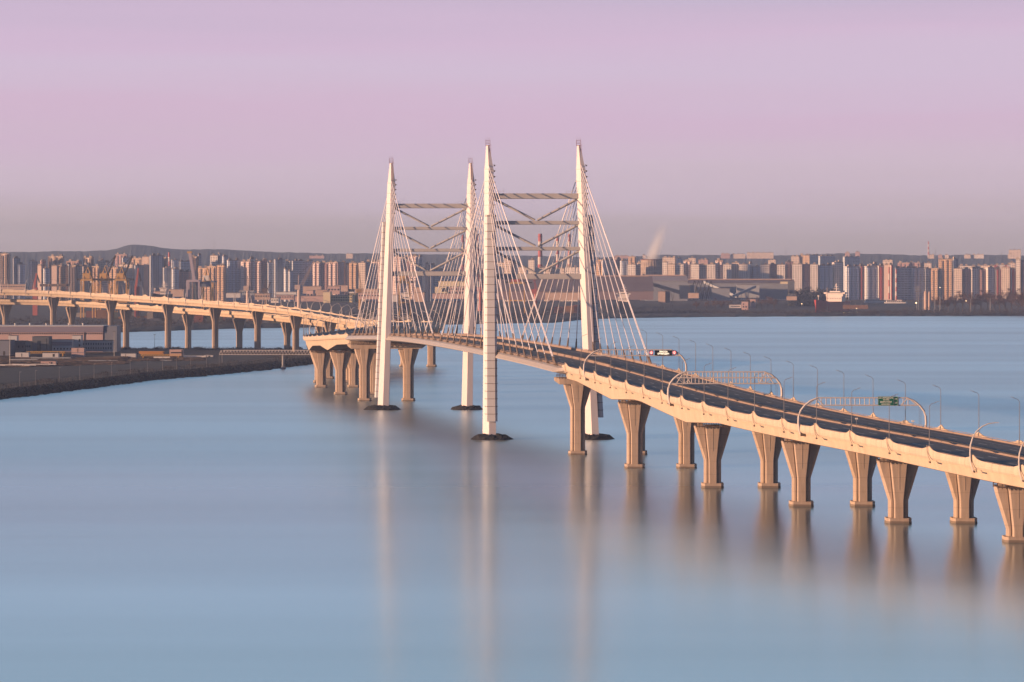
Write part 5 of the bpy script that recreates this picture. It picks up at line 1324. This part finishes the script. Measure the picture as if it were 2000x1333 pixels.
def lavender_crane():
    D = 3400; s = D/FPX; t = thing('ship_unloader', 'lavender portal crane with a tall raised boom leaning left', 'crane', (wx(380,D), D, 3.3))
    hg = wz(549,D)-3.3
    for x in (-13*s, 10*s):
        for y in (-8,8): m = MB(); m.bar((x,y,0),(x,y,hg),2.2,2.2); m.build('leg', BLUC, t)
    m = MB()
    for y in (-8,8): m.bar((-13*s,y,hg),(10*s,y,hg),2.4,2.6)
    for x in (-13*s,10*s): m.bar((x,-8,hg),(x,8,hg),2.0,2.0)
    m.build('portal_beam', BLUC, t)
    m = MB(); a = Vector((0,0,hg)); b = Vector((-9*s,0,wz(495,D)-3.3))
    for y in (-3,3): m.bar(a+Vector((0,y,0)), b+Vector((0,y,0)), 3.2, 1.6)
    for i in range(9): m.bar(a+(b-a)*(i/9)+Vector((0,-3,0)), a+(b-a)*((i+1)/9)+Vector((0,3,0)), .9,.9)
    m.build('boom', BLUC, t)
    m = MB(); m.box((b.x-.5*s,0,b.z+1),(9*s,7,2.4)); m.build('boom_head', YELC, t)
    m = MB(); m.box((14*s,0,hg-4),(34*s,7,6)); m.build('machine_house', BLUD, t)
    m = MB(); m.tube([(2*s,-4,0),(2*s,-4,hg-3)], 1.1, 8); m.build('lit_column', YELB, t)
lavender_crane()
def jib_crane(label, px, pyt, D, jib, m_, zt_y, w=1.6, name='jib_crane'):
    s = D/FPX; t = thing(name, label, 'crane', (wx(px,D), D, 3.3)); h = wz(zt_y,D)-3.3
    m = MB(); m.lathe((0,0,0), [(3.2,0),(2.4,h*.5),(2.2,h)], 10); m.build('tower', m_, t)
    m = MB(); m.box((-2,0,h+3),(7,5,6)); m.bar((-1,0,h+6),(-.5,0,h+19),1.0,1.0); m.build('machine_house', m_, t)
    e = Vector(((jib[0]-px)*s, 0, wz(jib[1],D)-3.3)); o = Vector((2,0,h+3)); v = e-o; pr = Vector((-v.z,0,v.x)).normalized()*w
    m = MB()
    for y in (-1.2,1.2):
        for q in (-1,1): m.bar(o+pr*q*.8+Vector((0,y,0)), e+pr*q*.3+Vector((0,y*.4,0)), .38,.38)
    n = 14
    for i in range(n):
        k = 1 if i % 2 else -1; a, b = o+v*(i/n), o+v*((i+1)/n); m.bar(a+pr*k*(.8-.5*i/n)+Vector((0,-1,0)), b-pr*k*(.8-.5*(i+1)/n)+Vector((0,-1,0)), .26,.26)
    m.build('jib', m_, t)
    m = MB(); m.bar((-.5,0,h+19), e, .2,.2); m.bar((-.5,0,h+19), o+v*.55, .2,.2); m.build('hoist_rope', DARK, t)
TANC = mat('crane_tan', (.78,.62,.55), .6)
jib_crane('slender lattice jib crane leaning right against the pink striped blocks', 584, 535, 3700, (614.5,509), TANC, 566, 1.9)
jib_crane('small tan jib crane with near vertical jib below the pink towers', 484, 545, 3700, (487,543), TANC, 568, 1.6)
jib_crane('thin orange jib crane leaning left beside the far pylon stays', 704, 545, 4000, (698,516), mat('crane_orange',(.5,.30,.12),.6), 574, 1.2)
jib_crane('red jib crane between the near pylon legs before the brown shed', 1046, 560, 3800, (1042,545), REDD, 574, 1.8)
jib_crane('dark red jib crane right of the farther right pylon leg', 938, 560, 3900, (934,536), REDD, 570, 1.8)
jib_crane('dark red jib crane left of the lattice jib crane, low and distant', 520, 560, 3900, (528,552), RUST, 572, 1.2)
def a_crane(label, px, py0, py1, D, lean=6):
    s = D/FPX; t = thing('luffing_crane', label, 'crane', (wx(px,D), D, 3.3)); zt, zb = wz(py0,D)-3.3, wz(py1,D)-3.3
    m = MB(); m.box((0,0,zb/2),(6,6,zb)); m.build('tower', REDD, t)
    m = MB(); a = Vector((lean*s*.4,0,zt)); m.bar((-lean*s*.3,0,zb),a,2.0,2.2); m.bar((-lean*s*.9,0,zb-1),a,1.0,1.2); m.build('jib', REDD, t)
    m = MB(); m.bar((lean*s*1.3,0,zb+6),a,1.4,1.4); m.bar((lean*s*2.6,0,zb-2),a,.35,.35); m.build('back_stay', DARK, t)
a_crane('red luffing crane standing alone left of the yellow cranes', 69, 534, 562, 3600)
a_crane('pinkish red luffing crane just right of the yellow container cranes', 268, 524, 560, 3500, 5)
def port_clutter():
    """stacks of shipping containers on the quays"""
    cols_ = [mat('container_red',(.20,.07,.06),.7), mat('container_blue',(.09,.11,.16),.7), mat('container_orange',(.28,.15,.08),.7), mat('container_grey',(.30,.28,.28),.7), mat('container_green',(.08,.10,.09),.7)]
    nm = ['red','blue','orange','grey','green']; k = [0]*5; r = random.Random(21)
    groups = [(296,330,578,3300),(335,375,581,3250),(380,470,584,3200),(470,560,588,3150),(560,640,593,3050),(150,290,574,3380),(700,800,590,3250),(1040,1180,590,3650)]
    ref = ['just right of the yellow cranes','left of the blue quay crane','at the foot of the blue quay crane','under the small tan jib crane','below the lattice jib crane','at the foot of the yellow cranes','beside the far pylon stays','between the near pylon legs','below the silo house','left of the red ship']
    for gi, (a,b,y,D) in enumerate(groups):
        cc = [0]*5
        for i in range(7):
            px = a+(b-a)*(i+.5)/7+r.uniform(-2,2); c = r.randrange(5); n = r.randint(1,4); m = MB(); DD = D+r.uniform(0,180)
            for q in range(n): m.box((r.uniform(-.1,.1),0,1.3+2.62*q),(12.2,2.44,2.6))
            for q in range(n): 
                for x in np.linspace(-5.6,5.6,9): m.box((x,-1.25,1.3+2.62*q),(.5,.08,2.3))
            o = m.build('container_stack', cols_[c]); o.location = (wx(px,DD), DD, 3.35); o.rotation_euler = (0,0,R(r.uniform(-12,4)))
            tag(o, f'stack of {nm[c]} containers {ref[gi]}, {ordn(cc[c])} {nm[c]} from left', 'container stack', 'container stacks on the far quays'); cc[c] += 1
port_clutter()

# ------------------------------------------------------------------ ships
HULLR = mat('hull_red', (.66,.085,.08), .5); HULLD = mat('hull_dark', (.03,.03,.035), .5); SHIPW = mat('ship_white', (1.1,1.0,.94), .5)
def ship(label, pxb, px0, px1, D, hull, bow_top, deck_y, house, top_y):
    """ship seen from ahead on its bow quarter; house = px range of the bridge"""
    s = D/FPX; rot_ = -math.asin(max(-.6, min(.6, ((house[0]+house[1])/2-pxb)*s/70)))
    t = thing('cargo_ship', label, 'ship', (wx(pxb,D), D, .2), rot_); zb = wz(bow_top,D); zd = wz(deck_y,D)
    W = (px1-px0)*s
    m = MB()
    def rg(y, hw, zt, flare): return [(-hw*flare,y,0),(hw*flare,y,0),(hw,y,zt),(-hw,y,zt)]
    hw = W/2
    m.loft([rg(-20,.5,zb+1.2,.1),rg(-15,hw*.55,zb+.6,.12),rg(-7,hw*.85,zb,.2),rg(6,hw,zb*.97,.55),rg(20,hw,zd,.9),rg(110,hw,zd,.9),rg(120,hw*.8,zd,.7)]); m.build('hull', hull, t)
    hx0, hx1 = (house[0]-pxb)*s, (house[1]-pxb)*s; c = 0; w = hx1-hx0; zt = wz(top_y,D)
    h = zt-zd; u = MB()
    u.box((c,70,zd+h*.25),(w*.72,16,h*.5)); u.box((c,70,zd+h*.6),(w*.80,13,h*.22)); u.box((c,68,zd+h*.80),(w,9,h*.16)); u.box((c,70,zd+h*.93),(w*.5,8,h*.12)); so = u.build('superstructure', SHIPW, t)
    b = MB(); b.box((c,63.2,zd+h*.84),(w*.72,.4,h*.055)); b.build('bridge_window', GLASS, so)
    for i in range(6): q = MB(); q.box((c-w*.28+w*.56*i/5,61.9,zd+h*.30),(1.0,.3,1.0)); q.build('window', GLASS, so)
    mm = MB(); mm.bar((c+1,70,zt-1),(c+1,70,zt+h*.75),1.0,1.0); mm.bar((c-3,70,zt+h*.2),(c+5,70,zt+h*.2),.6,.6); mm.bar((c-2,70,zt+h*.42),(c+4,70,zt+h*.42),.5,.5); mm.lathe((c+1,70,zt+h*.5), [(1.4,0),(1.6,1),(.6,2)], 8); mm.build('mast', SHIPW, t)
    f = MB(); f.bar((0,-8,zb-1),(0,-8,zb+7),.5,.5); f.box((0,-8,zb+6),(2.2,1,1.4)); f.build('foremast', SHIPW, t)
ship('cargo ship with bright red bow and white bridge moored behind the far bank bushes', 1602, 1592, 1612, 3810, HULLR, 587.5, 591, (1621,1665), 570)
ship('dark-hulled ship with white superstructure moored behind the right-hand stays', 1212, 1202, 1222, 3720, HULLD, 590, 592, (1207,1236), 572)
ship('grey-white ship bridge peeping over the lamps right of the yellow cranes', 304, 297, 312, 3330, HULLD, 575, 577, (298,314), 562)
ship('white ship superstructure low behind the farther left pylon leg stays', 786, 778, 794, 3550, HULLD, 585, 588, (780,800), 572)
def barge(label, px0, px1, py0, py1, D):
    s = D/FPX; W = (px1-px0)*s; h = (py1-py0)*s; t = thing('river_boat', label, 'boat', at((px0+px1)/2, py1, D))
    m = MB(); m.loft([[(-W/2,-4,0),(-W/2,4,0),(-W/2,4,h*.4),(-W/2,-4,h*.4)],[(W*.4,-4,0),(W*.4,4,0),(W*.42,4,h*.4),(W*.42,-4,h*.4)],[(W*.46,-.5,0),(W*.46,.5,0),(W/2,.5,h*.5),(W/2,-.5,h*.5)]]); m.build('hull', WHITE, t)
    m = MB(); m.box((-W*.08,0,h*.65),(W*.7,6,h*.5)); m.box((W*.15,0,h*1.0),(W*.2,5,h*.35)); m.build('cabin', SHIPW, t)
    for i in range(8): q = MB(); q.box((-W*.38+W*.6*i/7,-3.1,h*.68),(1.6,.2,1.1)); q.build('window', GLASS, t)
barge('white river boat moored right of the red ship', 1688, 1726, 584, 592, 3900)
barge('pale flat boat moored right of the white river boat', 1728, 1772, 587, 593, 3950)

# ------------------------------------------------------------------ lights and masts on the far bank
def lit_lamp(px, py, D, label, r=.55, hh=8):
    b = at(px, py, D); t = thing('lit_lamp', label, 'lamp', (b.x, b.y, max(1.2, b.z-hh)), group='lit lamps on the far bank'); h = b.z-max(1.2, b.z-hh)
    m = MB(); m.tube([(0,0,0),(0,0,h)], .12, 5); m.build('pole', GALVD, t)
    m = MB(); m.lathe((0,0,h), [(.05,-r),(r*.8,-r*.5),(r,0),(r*.8,r*.5),(.05,r)], 8); m.build('lamp_head', LAMPM, t)
for px, py, lab in ((1648,611.5,'left of two lit lamps at the waterline below the red ship'),(1658.5,611,'right of two lit lamps at the waterline below the red ship'),(1674,611,'lit lamp at the waterline in front of the lit quay wall'),(1682,612.5,'lowest lit lamp at the waterline right of the red ship'),(1673,603,'lit lamp up on the brown quay wall'),(1566,594,'single bright lamp among the dark trees left of the red ship'),(1789.5,592,'brightest warm lamp at the foot of the floodlight mast'),(1836,562,'pale lamp on the bank before the orange-cream tower'),(1887,588,'small pale lamp in the brown trees')):
    lit_lamp(px, py, 3790, lab, 1.0 if 'brightest' in lab else .6)
def flood():
    D = 3950; t = thing('stadium_mast', 'lattice floodlight mast with wide rows of lamps near the right bank', 'light mast', (wx(1792.5,D), D, 3.3)); h = wz(562,D)-3.3
    m = MB()
    for x in (-1,1):
        for y in (-1,1): m.bar((x*1.4,y*1.4,0),(x*.9,y*.9,h),.35,.35)
    for i in range(9): m.bar((-1.3,-1.3,h*i/9),(1.2,-1.2,h*(i+1)/9),.22,.22)
    m.build('lattice', GALV, t)
    for k in range(4):
        m = MB(); z = h-.5+k*2.0-5; m.box((0,-1.2,z),(7.5,.4,.5))
        for i in range(6): m.box((-3+1.2*i,-1.6,z+.4),(.8,.5,.7))
        m.build('lamp_row', GALV, t)
flood()
t = thing('quay_wall', 'brown lit quay wall with railings in front of the red ship', 'wall', at(1671,604,3800))
m = MB(); m.box((0,0,2.6),(33,3,5.2)); m.build('wall', mat('quay_brown', (.34,.20,.14), .8, noise=.4, nscale=.5), t)
m = MB()
for i in range(5): m.bar((-15+7.5*i,0,5.2),(-15+7.5*i,0,8),.3,.3)
m.bar((-15,0,6.2),(15,0,6.2),.15,.15); m.build('railing', GALV, t)
for i, (px, y0, y1, lab) in enumerate(((1808,568,598,'tan twin tank group left of the orange-cream tower'),(1815,570,598,'pale tank right of the twin tanks'))):
    t = thing('storage_tank', lab, 'tank', (wx(px,4000), 4000, 3.3)); h = wz(y0,4000)-3.3
    m = MB(); m.lathe((0,0,0), [(2.4,0),(2.4,h*.9),(1.2,h)], 12); m.build('shell', TANP, t); m = MB(); m.bar((2.5,0,0),(2.5,0,h+3),.4,.4); m.build('pipe', GALV, t)
for i, (px, y0, y1) in enumerate(((1615.5,562,585),(1826,584,598),(1836,580,600),(1896,585,600),(1934,583,600),(1803,584,600))):
    t = thing('dock_pole', f'pale slender pole on the far bank, {ordn(i)} of those right of the red bow', 'pole', (wx(px,3820), 3820, 3.3), group='slender poles on the far bank'); h = wz(y0,3820)-3.3
    m = MB(); m.tube([(0,0,0),(0,0,h)], [.5,.35], 6); m.build('shaft', GALV if i else TANC, t); m = MB(); m.box((0,0,h),(1.6,.6,.5)); m.build('cap', GALV, t)

# ------------------------------------------------------------------ vegetation
TWIG = leafmat('bare_twigs', (.06,.036,.03), (.14,.08,.06)); BUSH = leafmat('winter_bush', (.020,.020,.022), (.060,.048,.044)); BARK = mat('bark', (.10,.075,.06), .9)
def leaf(m, c, s, r):
    u = Vector((r.gauss(0,1), r.gauss(0,1), r.gauss(0,1))).normalized(); v = u.cross(Vector((r.gauss(0,1), r.gauss(0,1), r.gauss(0,1)))).normalized()
    a = s*r.uniform(.6,1.4); b = s*r.uniform(.3,.8); c = Vector(c); m.add([c-u*a, c+v*b, c+u*a, c-v*b], [(0,1,2,3)])
def bushes(name, label, spots, size, n, mat_, seed=1, cat='bushes'):
    r = random.Random(seed); m = MB()
    for (x, y, z, rad, h) in spots:
        for _ in range(n):
            an = r.uniform(0, 2*math.pi); q = rad*math.sqrt(r.random()); zz_ = h*r.random()**1.3*(1-.5*(q/rad)**2)
            leaf(m, (x+q*math.cos(an), y+q*math.sin(an), z+zz_), size*r.uniform(.5,1.3), r)
    tag(m.build(name, mat_), label, cat, kind='stuff')
r_ = random.Random(31)
sp_ = []
for i in range(230):
    px = 1215+i*3.6+r_.uniform(-3,3); D = r_.choice([3720,3735,3760,3790])+r_.uniform(-10,20); hh = r_.uniform(4,9)*(1.35 if px > 1760 else 1)
    sp_.append((wx(px,D), D+8, 1.6, r_.uniform(4,8), hh))
bushes('bushes', 'dark winter bushes along the waterline of the far right bank', sp_, .55, 120, BUSH, 2)
sp_ = []
for i in range(200):
    px = -20+i*6.0+r_.uniform(-4,4); base = float(np.interp(px, [0,227,370,480,600,850,1000,1155,1215],[3010,2920,3010,3090,3120,3255,3315,3570,3620])); D = base+r_.choice([30,70,140,240])+r_.uniform(0,40); sp_.append((wx(px,D), D, 2.6, r_.uniform(6,11), r_.uniform(4,10)))
bushes('bushes', 'dark winter bushes covering the far left bank behind the viaducts', sp_, .65, 130, BUSH, 3)
sp_ = []
for i in range(70):
    px = 1545+i*1.5+r_.uniform(-2,2); D = 4350+r_.uniform(-60,60)
    if 1 <= i: sp_.append((wx(px,D), D, 3.4, r_.uniform(5,9), float(np.interp(px,[1545,1560,1610,1640,1690],[26,29,29,24,18]))*r_.uniform(.8,1.05)))
bushes('woodland', 'dark wood behind the red ship', sp_, 1.5, 150, leafmat('dark_wood', (.020,.026,.026), (.045,.05,.045)), 4, 'woodland')
sp_ = []
for i in range(60):
    k = r_.randrange(8, len(fence_line)-2); p = fence_line[k]; d = r_.uniform(8,32); sp_.append((p.x-.3*d, p.y+d, 3.8, r_.uniform(3,7), r_.uniform(.8,2.2)))
for i in range(50):
    px = r_.uniform(225,600); D = r_.uniform(2240,2262); sp_.append((wx(px,D), D, 3.6, r_.uniform(2,6), r_.uniform(.8,2.6)))
bushes('scrub', 'low brown scrub on the spit between the fence and the yard', sp_, .45, 90, BUSH, 5, 'scrub')
TREES = []
def tree_proto(seed, h=17, rad=6.5):
    r = random.Random(seed); t = thing('bare_tree', 'x', 'tree')
    m = MB(); m.tube([(0,0,-.5),(.2,0,h*.3),(.1,.2,h*.62)], [.42,.32,.14], 6)
    tips = []
    for i in range(13):
        an = 2*math.pi*i/13+r.uniform(-.4,.4); z0 = h*r.uniform(.22,.5); e = Vector((rad*r.uniform(.5,.95)*math.cos(an), rad*r.uniform(.5,.95)*math.sin(an), h*r.uniform(.55,.98)))
        m.tube([(0.15,0,z0), e*.5+Vector((0,0,z0*.5)), e], [.18,.11,.04], 4); tips.append(e)
    m.build('trunk', BARK, t)
    c = MB()
    for k in range(20):
        e = r.choice(tips)*r.uniform(.7,1.02)+Vector((r.gauss(0,1),r.gauss(0,1),r.gauss(0,.8))); q = r.uniform(1.0,2.1)
        for _ in range(85):
            d = Vector((r.gauss(0,1),r.gauss(0,1),r.gauss(0,.9)))*q*.62; leaf(c, e+d, .34, r)
    c.build('crown', TWIG, t); return t
protos = [tree_proto(s, 17+s%3, 6+s%2) for s in (1,2,3,4)]
tl = []
for px, top, D in ((1852,577,3830),(1866,574,3840),(1880,572,3850),(1893,575,3830),(1904,571,3850),(1916,569,3860),(1929,570,3850),(1941,568,3840),(1952,571,3830),(1963,570,3850),(1976,567,3840),(1989,566,3800),(2000,568,3830),(1842,579,3830),(1830,582,3830),(1996,575,3790),(1398,583,3960),(1410,586,3950),(1360,588,3950),(1380,590,3940),(1425,585,3960),(1462,584,3960),(1488,580,4000),(1500,578,4020),(1512,580,4000)):
    tl.append((px, top, D))
for i, (px, top, D) in enumerate(sorted(tl)):
    pr = protos[i % 4]; h = wz(top, D)-3.2; sc = h/17.5
    n = sum(1 for q in sorted(tl)[:i] if (q[0] < 1600) == (px < 1600))
    lab = f'bare reddish-brown tree on the far bank near the right edge, {ordn(n)} of the row' if px > 1600 else f'bare brown tree in front of the blue-grey sheds, {ordn(n)} from the left'
    put(pr, (wx(px,D), D, 3.1), i*1.3, lab, 'bare trees on the far bank').scale = (sc,sc,sc)

# ------------------------------------------------------------------ haze
def haze():
    m = bpy.data.materials.new('haze'); m.use_nodes = True; n, l = m.node_tree.nodes, m.node_tree.links
    n.remove(n['Principled BSDF']); v = n.new('ShaderNodeVolumePrincipled'); v.inputs['Color'].default_value = (.46,.60,.93,1); v.inputs['Density'].default_value = HAZE; v.inputs['Anisotropy'].default_value = 0.0
    l.new(v.outputs[0], n['Material Output'].inputs['Volume'])
    b = MB(); b.box((0,5350,99),(21000,11900,208)); tag(b.build('haze', m), 'thin pinkish morning haze over the water and city', 'haze', kind='stuff')
HAZE = 5.6e-5
haze()
